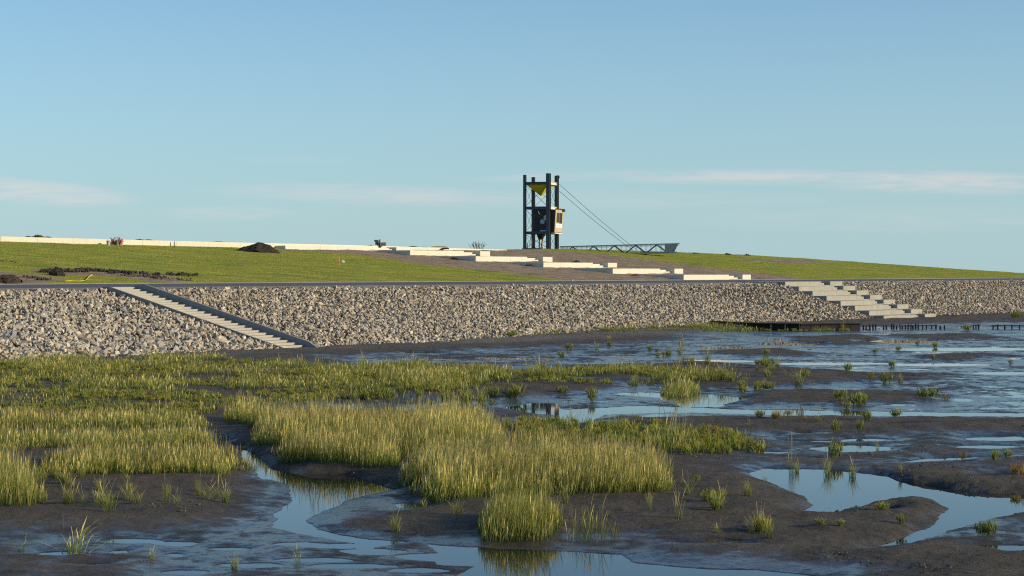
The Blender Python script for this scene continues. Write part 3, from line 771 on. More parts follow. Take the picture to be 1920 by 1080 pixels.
# stay cables, in world places turned into tower coordinates
bpy.context.view_layer.update()
Mi = Matrix.LocRotScale(tw.location, tw.rotation_euler, None).inverted()
def cable(a, b_):
    a, b_ = Mi @ Vector(a), Mi @ Vector(b_); pts = [a.lerp(b_, i / 10) + Vector((0, 0, -.25 * math.sin(math.pi * i / 10))) for i in range(11)]
    bm = bmesh.new(); bm_tube(bm, pts, .035, 5); done('stay_cable', bm, STEEL, tw)
YR = TY + side * .9
cable(at_depth(1049, 345.5, YR), at_depth(1196, 470, TY + 6)); cable(at_depth(1049, 358.5, YR), at_depth(1189, 471, TY + 5))

# ------------------------------------------------------------------ footbridge beside the tower
YA, YB = TY + 3, TY - 1
A0, A1 = Vector(at_depth(1050, 462.5, YA)), Vector(at_depth(1274, 456.6, YB))
fb = empty('footbridge', tuple(A0 - Vector((0, 0, 1))))
tag(fb, 'long grey steel truss footbridge reaching right from the tower', 'bridge')
off = fb.location
def fbp(t_, dz, dy=0): p = A0.lerp(A1, t_); return (p.x - off.x, p.y - off.y + dy, p.z - off.z + dz)
Hb = 16.5 * SC
for dy in (0, 2.2):
    bm = bmesh.new(); bm_bar(bm, fbp(0, 0, dy), fbp(1, 0, dy), .14, .14); done('top_chord', bm, STEEL_G, fb)
    bm = bmesh.new(); bm_bar(bm, fbp(0, -Hb, dy), fbp(1 - .02, -Hb, dy), .14, .2); done('bottom_chord', bm, STEEL_G, fb)
    for i in range(23):
        t_ = (i + .5) / 24
        bm = bmesh.new(); bm_bar(bm, fbp(t_, -Hb, dy), fbp(t_, -.07, dy), .05); done('post', bm, STEEL_G, fb)
    for i in range(5):
        t0 = .02 + i * .177; bm = bmesh.new()
        bm_bar(bm, fbp(t0, -Hb, dy), fbp(t0 + .0885, -.07, dy), .11); bm_bar(bm, fbp(t0 + .0885, -.07, dy), fbp(t0 + .177, -Hb, dy), .11); done('diagonal', bm, STEEL, fb)
bm = bmesh.new(); bm_bar(bm, fbp(0, -.28, 0), fbp(1, -.28, 0), .04, .05); bm_bar(bm, fbp(0, -.12, 2.2), fbp(1, -.12, 2.2), .04, .05); done('handrail', bm, STEEL_G, fb)
bm = bmesh.new(); p, q = fbp(0, -Hb + .1, 1.1), fbp(.98, -Hb + .1, 1.1); bm_bar(bm, p, q, 2.0, .08); done('deck', bm, STEEL_G, fb)
def quadprism(pts, th, name, mat):
    bm = bmesh.new(); a = [bm.verts.new(p) for p in pts]; b_ = [bm.verts.new((p[0], p[1] + th, p[2])) for p in pts]
    bm.faces.new(a[::-1]); bm.faces.new(b_)
    for i in range(len(pts)): j = (i + 1) % len(pts); bm.faces.new((a[i], a[j], b_[j], b_[i]))
    done(name, bm, mat, fb)
PERF = simple('perforated_sheet', (.20, .23, .25), .6, .2, .2, 9)
quadprism([fbp(.878, -.08, -.12), fbp(.975, -.08, -.12), fbp(.935, -Hb, -.12), fbp(.878, -Hb, -.12)], .06, 'end_panel', PERF)
quadprism([fbp(.93, -.08, 2.3), fbp(1.0, -.08, 2.3), fbp(.965, -Hb, 2.3), fbp(.90, -Hb, 2.3)], .06, 'end_panel', PERF)
bm = bmesh.new(); bm_bar(bm, fbp(1, 0, 0), fbp(1, 0, 2.2), .12); done('end_rail', bm, STEEL_G, fb)

# ------------------------------------------------------------------ soil heaps and clods
def heap(name, px0, px1, ytop, ybase, label, seed, lift=0, col=(.035, .028, .024), depth_k=.8, on=None):
    a = on((px0 + px1) / 2, ybase) if on else on_slope((px0 + px1) / 2, ybase)
    k = a[1] / FPX; w2 = (px1 - px0) / 2 * k; h = (ybase - ytop) * k
    r = np.random.default_rng(seed); n = 40
    u = np.linspace(-1, 1, n); U, Vv = np.meshgrid(u, u)
    R = np.sqrt(U ** 2 + Vv ** 2); A = np.arctan2(Vv, U)
    R2 = R * (1 + .18 * np.sin(2 * A + seed) + .1 * np.sin(5 * A + seed * 2))
    Zh = h * np.clip(1 - R2 ** 1.7, -.15, 1) * (.85 + .3 * fbm(U * 2 + 9, Vv * 2 + seed, seed, 4)) + h * .10 * fbm(U * 7, Vv * 7, seed + 1, 3) * (R2 < 1.1)
    Vb = np.stack([U * w2 * 1.02, Vv * w2 * depth_k, Zh - .12], -1).reshape(-1, 3)
    c_ = np.array(col)[None] * (1 + .5 * fbm(U * 6, Vv * 6, seed + 3, 3).reshape(-1, 1))
    # clods joined to the surface
    nc = int(30 + 60 * w2 / 2); cu = r.uniform(-.9, .9, (nc, 2)); rad = np.hypot(cu[:, 0], cu[:, 1]); cu = cu[rad < .98]
    iu = ((cu + 1) / 2 * (n - 1)).astype(int); zc_ = Zh[iu[:, 1], iu[:, 0]] - .12
    cp = np.stack([cu[:, 0] * w2 * 1.05, cu[:, 1] * w2 * depth_k * 1.05, np.maximum(zc_, -.05)], -1)
    V2, F2, C2 = scatter_mesh(cp, r.uniform(.05, .16, len(cp)) * min(1, h / .5 + .2), seed)
    gf = grid_faces(n, n); tri = np.concatenate([gf[:, [0, 1, 2]], gf[:, [0, 2, 3]]])
    Vt = np.concatenate([Vb, V2]); Ft = np.concatenate([tri, F2 + len(Vb)]); Ct = np.concatenate([c_, np.repeat(np.array(col)[None] * 1.3, len(V2), 0)])
    o = mesh_np(name, Vt, Ft, CLOD, None, False, Ct); o.location = (a[0], a[1] , a[2] + lift); tag(o, label, 'soil heap'); return o
heap('soil_heap', 448, 524, 451, 472, 'large dark heap of dug soil on the upper grass slope left of the terraces', 3)
heap('soil_heap', 634, 656, 461, 467.8, 'small low brown soil heap at the foot of the long crest wall', 5)
heap('soil_heap', 826, 842, 466.5, 469.4, 'tiny dark soil heap lying on the top cream terrace', 6, lift=.3)
heap('soil_heap', 840, 862, 480.5, 486.5, 'flat dark soil heap in the shade of the second terrace', 7)
heap('soil_heap', 982, 1000, 493.5, 498.5, 'flat dark soil heap in the shade of the third terrace', 8)
heap('soil_heap', 1068, 1092, 487, 492.5, 'dark soil heap on bare earth behind the terraces', 9)
heap('soil_heap', 1180, 1200, 512, 516.5, 'reddish brown soil heap at the foot of the fourth terrace', 10, col=(.09, .05, .03))
heap('soil_heap', -30, 38, 508, 529, 'broad brown soil heap beside the road at the left edge', 11, col=(.055, .038, .028))
heap('soil_heap', 88, 122, 497, 517, 'tall dark lump of turned soil in the left ridge of clods', 12)
# ridge of clods at the left
r = np.random.default_rng(44); cps = []; szs = []
for (x0, y0, x1, y1, n_c, hh_) in ((0, 490, 30, 492, 20, .12), (75, 511, 165, 509, 150, .28), (150, 507, 250, 514, 170, .26), (250, 513, 300, 516, 60, .2), (225, 517, 310, 521, 90, .15), (310, 516, 372, 517, 90, .22), (40, 520, 95, 526, 60, .18), (280, 521, 360, 527, 60, .14)):
    for _ in range(n_c):
        f_ = r.random(); p = on_slope(x0 + (x1 - x0) * f_, y0 + (y1 - y0) * f_ + r.normal() * .9)
        sz = r.uniform(.4, 1) * hh_; cps.append(p + [0, 0, sz * .35 + r.random() * hh_ * .5]); szs.append(sz)
V, F, C = scatter_mesh(np.array(cps), np.array(szs), 45)
tag(mesh_np('soil_clods', V, F, CLOD, None, False, C * .12 + .01), 'dark ridge of broken soil clods along the foot of the left grass slope', 'soil clods', kind='stuff')

# ------------------------------------------------------------------ small things on the dike
def stand(x, y): return on_slope(x, y)
p = stand(635.5, 498); k = p[1] / FPX
sk = empty('survey_stake', tuple(p)); tag(sk, 'orange survey stake with a small white flag on the grass slope', 'stake')
bm = bmesh.new(); bm_box(bm, -.8 * k, .8 * k, -.06, .06, -.3, 17 * k); done('post', bm, ORANGE, sk, .01)
bm = bmesh.new(); bm_box(bm, 1.2 * k, 6.5 * k, -.01, .01, 9 * k, 13 * k, Matrix.Rotation(.5, 4, 'Y')); done('flag', bm, WHITE, sk)
p = stand(327, 461.5); k = p[1] / FPX
mk = empty('marker_post', tuple(p)); tag(mk, 'short dark tapered marker standing against the long cream wall', 'marker')
bm = bmesh.new(); bm_tube(bm, [(0, 0, -.2), (0, 0, 4 * k), (0, 0, 10 * k)], [1.6 * k, 1.2 * k, .6 * k], 8); done('body', bm, STEEL_G, mk)
bm = bmesh.new(); bm_tube(bm, [(0, 0, -.1), (0, 0, .5 * k)], 3.4 * k, 8); done('foot', bm, DARKP, mk)
# buckets and reinforcing rods by the wall
for (px, w_, h_, mt, lb) in ((206, 3.6, 8, LILAC, 'pale grey bucket by the crest wall among bent rods'), (221.5, 3.2, 9, GREEN, 'dark green bucket by the crest wall between two others'), (228.5, 3.2, 10, PINK, 'faded red bucket by the crest wall, rightmost of three')):
    p = stand(px, 458.8) - np.array([0, .8, 0]); k = p[1] / FPX; e_ = empty('bucket', tuple(p)); tag(e_, lb, 'bucket', 'buckets by the crest wall')
    bm = bmesh.new(); h_ *= .8; bm_tube(bm, [(0, 0, -.3), (0, 0, h_ * k)], [w_ * k * .85, w_ * k], 12); done('body', bm, mt, e_)
    bm = bmesh.new(); bm_tube(bm, [(0, 0, h_ * k), (0, 0, h_ * k + .06)], w_ * k * 1.1, 12); done('rim', bm, DARKP, e_)
p = stand(222, 459) - np.array([0, .4, 0]); k = p[1] / FPX
r = np.random.default_rng(4)
e_ = bmesh.new()
for i in range(16):
    a = r.uniform(-1, 1) ; x0 = r.uniform(-16, 10) * k; pts = [(x0, r.uniform(-.3, .3), r.uniform(0, 3) * k)]
    x1 = x0 + a * 16 * k; pts.append(((x0 + x1) / 2, 0, r.uniform(8, 15) * k)); pts.append((x1, 0, r.uniform(1, 14) * k))
    bm_tube(e_, pts, .035, 4)
o = done('reinforcing_rods', e_, RED if False else PINK); o.location = p; tag(o, 'tangle of thin bent rods sticking up beside the buckets at the crest wall', 'rods')
# machine by the wall
p = stand(713, 467) - np.array([0, 1.0, 0]); k = p[1] / FPX
mc = empty('site_machine', tuple(p)); tag(mc, 'small dark machine with a brown box standing against the crest wall', 'machine')
bm = bmesh.new()
for dx, dy in ((-3, -.3), (3, -.3), (0, .4)): bm_tube(bm, [(dx * k, dy, -.2), (0, 0, 7 * k)], .07, 5)
done('stand', bm, DARKP, mc)
bm = bmesh.new(); bm_box(bm, -5 * k, 11 * k, -.35, .35, 6.2 * k, 7.6 * k); bm_box(bm, -8 * k, -1 * k, -.4, .4, 7.7 * k, 12 * k); done('frame', bm, DARKP, mc, .03)
bm = bmesh.new(); vs = bm_box(bm, -10.5 * k, -2.5 * k, -.45, .45, 12.1 * k, 17 * k)
for v in vs:
    if v.co.z < 13 * k: v.co.x *= .8
done('hopper', bm, STEEL, mc, .03)
bm = bmesh.new(); bm_tube(bm, [(0, 0, 7 * k), (0, 0, 18 * k)], .11, 6); done('mast', bm, STEEL, mc)
bm = bmesh.new(); bm_box(bm, 2 * k, 12 * k, -.36, .36, 7.7 * k, 12.4 * k); done('box', bm, simple('brown_box', (.22, .13, .08), .8), mc, .03)
# planks behind the wall
p = stand(825, 465) + np.array([0, 3, 0]); k = p[1] / FPX
bm = bmesh.new()
for i in range(5): bm_box(bm, (-17 + i * 1.5) * k, (16 - i * 2) * k, -.9 + .3 * i, -.62 + .3 * i, (0.4 * i) * k + .02, (.4 * i + 1.2) * k + .02)
o = done('timber_planks', bm, WOODP, None, .01); q = at_depth(825, 464.2, p[1]); o.location = q; tag(o, 'low pile of brown timber planks lying behind the crest wall', 'planks')
# yellow strap beside the road
bm = bmesh.new(); pts = [on_slope(x, y) + np.array([0, 0, .1]) for x, y in ((122, 529.3), (135, 528.7), (150, 529.4), (158, 528.2), (168, 529.4), (160, 528), (163, 525), (168, 520.5), (174, 517.5), (172, 517.2), (165, 522))]
bm_tube(bm, pts, .03, 5); tag(done('yellow_strap', bm, YLINE), 'bright yellow plastic strap lying in the grass beside the road', 'strap')
# gulls
def gull(x, y, px_len, label, P_, face=1, lying=False):
    k = P_[1] / FPX; L = px_len * k
    g = empty('gull', tuple(P_)); tag(g, label, 'gull')
    bm = bmesh.new(); leg = 0 if lying else .28 * L; f = face
    bm_tube(bm, [(-f * .62 * L, 0, leg + .12 * L), (-f * .4 * L, 0, leg + .16 * L), (-f * .15 * L, 0, leg + .20 * L), (f * .12 * L, 0, leg + .24 * L), (f * .28 * L, 0, leg + .36 * L), (f * .34 * L, 0, leg + .50 * L), (f * .42 * L, 0, leg + .53 * L), (f * .48 * L, 0, leg + .50 * L)],
            [.02 * L, .08 * L, .16 * L, .15 * L, .09 * L, .075 * L, .07 * L, .03 * L], 10)
    bd = done('body', bm, FEATHER, g, 0, True)
    bm = bmesh.new()
    for s in (-1, 1): bm_tube(bm, [(f * .1 * L, s * .13 * L, leg + .26 * L), (-f * .2 * L, s * .15 * L, leg + .24 * L), (-f * .66 * L, s * .03 * L, leg + .17 * L)], [.06 * L, .08 * L, .015 * L], 6)
    done('wings', bm, FEATHER_G, g, 0, True)
    bm = bmesh.new(); bm_tube(bm, [(f * .47 * L, 0, leg + .50 * L), (f * .58 * L, 0, leg + .47 * L)], [.025 * L, .01 * L], 5); done('beak', bm, BEAK, g)
    if not lying:
        for s in (-1, 1):
            bm = bmesh.new(); bm_tube(bm, [(0, s * .06 * L, -.02), (0, s * .06 * L, leg + .12 * L)], .02 * L, 5); done('leg', bm, BEAK, g)
dr = ray(1073, 529.5); tR = (4.4 - CAM_Z) / dr[2]
gull(1073, 529.5, 6, 'white gull standing on the asphalt road above the stone slope', np.array([dr[0] * tR, dr[1] * tR, 4.4]), 1)
pg = on_z(1648, 617.5); pg[2] = mud_z(pg[0], pg[1])
gull(1648, 617, 7, 'white gull sitting on wet mud in front of the wooden posts', pg, -1, True)

# ------------------------------------------------------------------ timber groyne and posts at the water's edge
zg = -.05
ga, gb = on_z(1334, 613, zg), on_z(1614, 617, zg)
gr = empty('timber_groyne', (ga[0], ga[1], zg)); tag(gr, 'low dark timber groyne at the foot of the stone slope', 'groyne')
def rel(p): return (p[0] - ga[0], p[1] - ga[1], p[2] - zg)
gm = [ga, on_z(1420, 617.5, zg), on_z(1500, 618.5, zg), gb]
for i in range(3):
    a, b_ = rel(gm[i]), rel(gm[i + 1]); bm = bmesh.new()
    k = int((Vector(b_) - Vector(a)).length / 1.1)
    for j in range(k):
        u0, u1 = Vector(a).lerp(Vector(b_), j / k), Vector(a).lerp(Vector(b_), (j + .93) / k); zz = random.uniform(.50, .58)
        bm_bar(bm, u0 + Vector((0, 0, zz / 2 - .2)), u1 + Vector((0, 0, zz / 2 - .2)), .12, zz + .4)
    done('planking', bm, TIMBER, gr)
    bm = bmesh.new(); bm_bar(bm, Vector(a) + Vector((0, -.1, .56)), Vector(b_) + Vector((0, -.1, .56)), .3, .12); done('top_beam', bm, TIMBER, gr)
proto_post = None
def post(x, y, h, lean, label, grp):
    global proto_post
    p = on_z(x, y); k = p[1] / FPX
    if proto_post is None:
        bm = bmesh.new(); bm_tube(bm, [(0, 0, -.4), (0, 0, .5), (0.01, 0, .97), (0.01, 0, 1.0)], [.085, .08, .075, .06], 8)
        o = done('wooden_post', bm, TIMBER); proto_post = o
    else: o = proto_post.copy(); COL.objects.link(o)
    o.location = p; o.scale = (random.uniform(.8, 1.2), random.uniform(.8, 1.2), h * k); o.rotation_euler = (0, lean, random.random() * 6)
    tag(o, label, 'post', grp)
xs = [1619, 1624, 1631, 1637, 1642, 1657, 1662, 1672, 1676, 1681, 1688, 1692, 1698, 1703, 1708, 1712, 1717, 1722, 1730, 1737, 1747, 1755]
for i, x in enumerate(xs): post(x, 618 - (x - 1616) * .012, random.uniform(6.5, 10), random.uniform(-.08, .08), 'short dark wooden post in the close row beside the timber groyne', 'posts beside the groyne')
for x in (1763, 1771, 1825, 1830, 1835, 1862, 1871, 1884, 1897, 1912, 1930, 1946): post(x, 617.5, random.uniform(7, 9.5), random.uniform(-.2, .2), 'short dark wooden post in the wide row at the right edge', 'posts at the right edge')
def rail(x0, x1, y, nm_label):
    a, b_ = on_z(x0, y + 7), on_z(x1, y + 7); k = a[1] / FPX; bm = bmesh.new()
    bm_bar(bm, (0, 0, 7 * k), (b_[0] - a[0], b_[1] - a[1], 7 * k), .09, .09); o = done('wooden_rail', bm, TIMBER); o.location = a; tag(o, nm_label, 'rail')
rail(1820, 1838, 610, 'short dark rail joining three posts near the right edge'); rail(1858, 1950, 610.5, 'long dark rail across the posts at the right edge'); rail(1702, 1757, 610.5, 'thin dark rail across the close row of posts')
# flat pale slab on the mud at the slope foot
p = on_z(1325, 612, .05); bm = bmesh.new(); bm_box(bm, -1.1, 1.1, -2.2, 2.2, -.25, .16, Matrix.Rotation(-.7, 4, 'Z')); o = done('stone_slab', bm, CONC_W, None, .03); o.location = p; tag(o, 'flat pale slab at the left end of the timber groyne', 'slab')
p = on_z(885, 628, .0); bm = bmesh.new(); vs = bm_box(bm, -.5, .5, -.5, .5, -.2, .35); vs[5].co.x -= .25; vs[6].co.z -= .12; o = done('reddish_block', bm, simple('brick_red_stone', (.36, .20, .13), .85, 0, .2, 6, .4), None, .04); o.location = p; tag(o, 'reddish square block at the foot of the stone slope', 'block')

# ------------------------------------------------------------------ marsh plants
GA = np.array((.050, .100, .012)); GB = np.array((.265, .315, .038)); GC = np.array((.86, .66, .25)); GD = np.array((.16, .17, .035))  # blade green to straw; base colour also darkened to imitate shade inside the beds
def blades(P_, H, Wd, lean, seed, stem=.0, tint=None, tipc=GC, basec=GA, midc=GB, wind=(.08, 0)):
    """P_ roots (n,3); returns vertices, triangles, colours: curved tapering leaves, some of them stems with seed heads"""
    r = np.random.default_rng(seed); n = len(P_)
    lv = np.array([0, .38, .72, 1.0]); az = r.uniform(0, 2 * np.pi, n); la = r.uniform(0, 2 * np.pi, n)
    ln = lean * r.uniform(.3, 1.3, n)
    lx, ly = np.cos(la) * ln + wind[0], np.sin(la) * ln + wind[1]
    isst = r.random(n) < stem
    wprof = np.where(isst[:, None], np.array([.6, .55, 1.5])[None], np.array([1, .85, .5])[None])
    Vv = np.zeros((n, 7, 3)); Cc = np.zeros((n, 7, 3))
    Hh = H * np.where(isst, 1.42, 1.0)
    ln_s = np.where(isst, .5, 1.0)
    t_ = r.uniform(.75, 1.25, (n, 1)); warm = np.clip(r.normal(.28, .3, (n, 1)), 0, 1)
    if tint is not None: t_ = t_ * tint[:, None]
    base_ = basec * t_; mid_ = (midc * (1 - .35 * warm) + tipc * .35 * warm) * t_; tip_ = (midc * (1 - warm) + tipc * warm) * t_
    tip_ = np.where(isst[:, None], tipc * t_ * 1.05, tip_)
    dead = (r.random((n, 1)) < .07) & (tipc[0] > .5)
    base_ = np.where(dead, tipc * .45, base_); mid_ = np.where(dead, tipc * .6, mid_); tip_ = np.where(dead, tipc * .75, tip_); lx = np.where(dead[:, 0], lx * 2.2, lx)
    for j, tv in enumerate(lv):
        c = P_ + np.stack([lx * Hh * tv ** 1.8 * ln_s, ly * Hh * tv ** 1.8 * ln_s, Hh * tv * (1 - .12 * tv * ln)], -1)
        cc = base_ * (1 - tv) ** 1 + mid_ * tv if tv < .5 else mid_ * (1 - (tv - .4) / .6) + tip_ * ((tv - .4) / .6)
        if j < 3:
            wv = np.stack([np.cos(az), np.sin(az), az * 0], -1) * (Wd * wprof[:, j] * .5)[:, None]
            Vv[:, 2 * j] = c - wv; Vv[:, 2 * j + 1] = c + wv; Cc[:, 2 * j] = cc; Cc[:, 2 * j + 1] = cc
        else: Vv[:, 6] = c; Cc[:, 6] = tip_
    f = np.array([[0, 1, 3], [0, 3, 2], [2, 3, 5], [2, 5, 4], [4, 5, 6]])
    F = (f[None] + (np.arange(n) * 7)[:, None, None]).reshape(-1, 3)
    return Vv.reshape(-1, 3), F, Cc.reshape(-1, 3)
def glasswort(P_, H, seed, k=36, wk=.016):
    """bushy, branching fleshy plants; every twig a short upright sprout"""
    r = np.random.default_rng(seed); n = len(P_)
    idx = np.repeat(np.arange(n), k); m_ = len(idx)
    a = r.uniform(0, 6.28, m_); rad = np.sqrt(r.random(m_)) * H[idx] * .55
    zf = r.random(m_) * .6
    R = P_[idx] + np.stack([np.cos(a) * rad * (.4 + zf), np.sin(a) * rad * (.4 + zf), zf * H[idx] * (1 - .5 * rad / (H[idx] * .55 + 1e-6))], -1)
    h = H[idx] * r.uniform(.28, .5, m_)
    base_t = r.uniform(.8, 1.2, n)
    kind = r.random(n)
    V, F, C = blades(R, h, wk * r.uniform(.7, 1.4, m_) * (1 + H[idx]), .45, seed + 1, 0, base_t[idx], tipc=np.array((.42, .38, .07)), basec=np.array((.10, .13, .02)), midc=np.array((.30, .32, .045)), wind=(0, 0))
    red = np.repeat((kind[idx] > .88), 7)
    C[red] = C[red] * np.array([1.15, .78, .8])
    return V, F, C
def inpoly(poly_px, dens, seed, edge=.5, thr=None, fs=.5):
    poly = gpoly(poly_px); A = np.array(poly); lo, hi = A.min(0), A.max(0)
    r = np.random.default_rng(seed); n = int((hi - lo).prod() * dens)
    x, y = r.uniform(lo[0], hi[0], n), r.uniform(lo[1], hi[1], n)
    d = sdf(x, y, poly) + edge * fbm(x * 1.1, y * 1.1, seed + 5, 3)
    k = d < 0
    if thr is not None: k &= fbm(x * fs, y * fs, seed + 9, 4) > thr
    x, y = x[k], y[k]
    z, _, _, dw = mud_fields(x, y)
    return np.stack([x, y, np.maximum(z, WATER_Z - .1) - .01], -1), dw, -d[k]
def merge(parts):
    Vs, Fs, Cs, o = [], [], [], 0
    for V, F, C in parts: Vs.append(V); Fs.append(F + o); Cs.append(C); o += len(V)
    return np.concatenate(Vs), np.concatenate(Fs), np.concatenate(Cs)
nb = 0
def bed(name, poly, dens, H, W_, seed, label, stem=.12, lean=.22, thr=None, edge=.5, wort=0, avoid=True, fs=.5, clump=.35):
    global nb
    P_, dw, din = inpoly(poly, dens, seed, edge, thr, fs)
    if avoid: k = dw > -.35; P_, din = P_[k], din[k]
    r = np.random.default_rng(seed)
    hv = 1 + clump * fbm(P_[:, 0] * 1.6, P_[:, 1] * 1.6, seed + 3, 3) + .3 * fbm(P_[:, 0] * .45, P_[:, 1] * .45, seed + 8, 2)
    h = H * (.42 + .75 * r.random(len(P_)) ** 1.35) * hv * (.55 + .45 * smooth(0, .5, din))
    cl2 = 1 + .45 * fbm(P_[:, 0] * .6, P_[:, 1] * .6, seed + 4, 3)
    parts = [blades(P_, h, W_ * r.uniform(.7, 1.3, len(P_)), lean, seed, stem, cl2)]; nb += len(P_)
    if wort:
        Q, dw, _ = inpoly(poly, wort, seed + 50, edge, None if thr is None else thr - .15, fs); Q = Q[dw > .0]
        parts.append(glasswort(Q, r.uniform(.6, 1.15, len(Q)) * H * .75, seed + 51)); nb += len(Q) * 26
    V, F, C = merge(parts)
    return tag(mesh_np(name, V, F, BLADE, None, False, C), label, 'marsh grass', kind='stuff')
bed('cordgrass', [(752, 905), (790, 938), (870, 950), (900, 948), (1000, 940), (1100, 938), (1180, 942), (1240, 936), (1256, 912), (1240, 890), (1120, 876), (930, 872), (820, 880)], 520, .68, .010, 201, 'wide golden cordgrass bed in the front centre beside the creek', .2, .28, thr=-.55, fs=.9, edge=.8)
bed('cordgrass', [(886, 1010), (905, 1020), (1000, 1023), (1042, 1018), (1052, 1000), (1035, 985), (960, 976), (905, 985)], 600, .68, .010, 202, 'small dense green cordgrass bed in the front at the water edge', .06, edge=.2)
bed('cordgrass', [(1052, 1005), (1065, 1022), (1130, 1024), (1162, 1014), (1140, 1000), (1080, 995)], 70, .75, .010, 203, 'thin open cordgrass right of the small front bed', .08, edge=.2, lean=.35)
bed('cordgrass', [(428, 798), (470, 812), (510, 850), (545, 880), (640, 888), (740, 890), (765, 866), (850, 862), (945, 852), (950, 832), (900, 806), (700, 800), (560, 800), (440, 786)], 380, .70, .011, 204, 'broad tall golden cordgrass bed in the middle of the marsh', .2, .28, thr=-.5, fs=.7, edge=1.0)
bed('cordgrass', [(75, 880), (100, 900), (250, 906), (380, 904), (465, 894), (478, 880), (440, 872), (300, 870), (90, 872)], 480, .48, .011, 205, 'low golden cordgrass bed in front on the left above bare mud', .16, .28, thr=-.5, fs=.8, edge=.8)
bed('cordgrass', [(-120, 856), (20, 852), (250, 851), (400, 846), (405, 832), (300, 828), (100, 828), (-120, 830)], 300, .44, .012, 206, 'long strip of cordgrass behind the left front bed', .14, .28, thr=-.45, fs=.7, edge=.9)
bed('cordgrass', [(-160, 966), (60, 966), (88, 950), (70, 920), (30, 898), (-160, 885)], 260, .85, .010, 207, 'tall cordgrass at the left edge in front', .12)
bed('cordgrass', [(-160, 820), (150, 816), (395, 812), (398, 796), (200, 792), (-160, 796)], 220, .42, .014, 217, 'narrow strip of cordgrass along the front of the left marsh meadow', .16)
bed('marsh_vegetation', [(-300, 792), (-300, 755), (0, 740), (300, 745), (420, 752), (430, 776), (395, 790), (200, 788)], 34, .34, .018, 208, 'olive green scrub of the left marsh meadow behind the cordgrass strip', .12, .32, thr=-.02, wort=8, edge=1.5, fs=.5, clump=.7)
bed('marsh_vegetation', [(-300, 752), (-300, 690), (0, 676), (150, 672), (300, 672), (480, 682), (600, 692), (690, 696), (705, 730), (690, 748), (560, 765), (440, 772), (300, 742), (0, 738)], 62, .36, .022, 218, 'wide patchy green marsh meadow at the left before the stone slope', .12, .30, thr=.05, wort=6, edge=2, fs=.32, clump=.9)
bed('marsh_vegetation', [(620, 722), (640, 688), (760, 684), (900, 692), (960, 700), (940, 722), (860, 745), (800, 740), (700, 728)], 85, .45, .020, 209, 'patchy green marsh plants in the middle distance left of centre', .10, .30, thr=-.08, wort=4.5, edge=2, fs=.22)
bed('marsh_vegetation', [(960, 712), (990, 696), (1100, 694), (1300, 700), (1400, 708), (1380, 722), (1250, 722), (1100, 728), (980, 722)], 45, .42, .020, 210, 'patchy green marsh plants in the middle distance right of centre', .08, .30, thr=-.0, wort=4.2, edge=2, fs=.22)
bed('marsh_vegetation', [(940, 800), (1000, 795), (1200, 792), (1240, 800), (1250, 850), (1180, 856), (1020, 836), (960, 830)], 8, .52, .014, 211, 'olive glasswort scrub between the creek and the golden bed', .10, .30, thr=-.15, wort=6, edge=1, fs=.4)
bed('marsh_vegetation', [(1240, 842), (1260, 818), (1360, 818), (1410, 838), (1400, 858), (1300, 868), (1250, 862)], 1.5, .62, .012, 212, 'olive glasswort scrub right of the tall grass spikes', .10, .30, wort=6.0, edge=1)
bed('cordgrass', [(1212, 856), (1222, 832), (1290, 828), (1305, 850), (1260, 864)], 50, .85, .011, 213, 'tall golden grass spikes right of the middle bed', .3, .3, edge=.4)
bed('cordgrass', [(1236, 738), (1240, 730), (1300, 728), (1314, 738), (1290, 746), (1250, 746)], 130, .62, .018, 214, 'round green grass island standing beside the narrow pool', .15, .25, edge=.3, avoid=False)
bed('marsh_vegetation', [(640, 752), (700, 748), (830, 745), (930, 755), (930, 762), (800, 760), (650, 764)], 12, .35, .016, 215, 'sparse low plants on dark mud behind the tall middle bed', .1, .3, thr=.05, wort=1.6, edge=1, fs=.25)
bed('toe_grass', [(900, 634), (1000, 630), (1200, 620), (1340, 612), (1440, 616), (1600, 618), (1600, 621), (1430, 624), (1330, 624), (1100, 630), (920, 637)], 16, .5, .03, 216, 'yellowish grass fringe along the foot of the stone slope', .1, .3, thr=.0, wort=1.6, edge=1.2, fs=.15)

# short turf on the dike: gives the grass its nap and an uneven skyline
r = np.random.default_rng(77); nt_ = 150000
St, Nt = r.uniform(-75, 215, nt_), ROAD_N + .25 + r.random(nt_) ** .9 * 66
Xt = P0[0] + ES[0] * St + EN[0] * Nt; Yt = P0[1] + ES[1] * St + EN[1] * Nt
sdt = np.full(nt_, 1e9)
for p in SOILP: sdt = np.minimum(sdt, sdf(Xt, Yt, slope_poly(p)))
kk = ((sdt > .6 + fbm(St * .3, Nt * .5, 78, 3) * 1.5) | (r.random(nt_) < .02)) & (fbm(St * .12, Nt * .5, 79, 3) + r.normal(0, .25, nt_) > -.25)
St, Nt, Xt, Yt = St[kk], Nt[kk], Xt[kk], Yt[kk]
V, F, C = blades(np.stack([Xt, Yt, dike_profile(St, Nt) - .02], -1), r.uniform(.05, .13, len(St)) * (1 + .6 * (fbm(St * .15, Nt * .4, 80, 3) > .3)), np.full(len(St), .05), .6, 81, 0, None, tipc=np.array((.48, .42, .09)), basec=np.array((.20, .27, .026)), midc=np.array((.33, .37, .045)), wind=(0, 0))
tag(mesh_np('dike_turf', V, F, BLADE, None, False, C), 'short green turf growing over the grass dike', 'turf', kind='stuff')

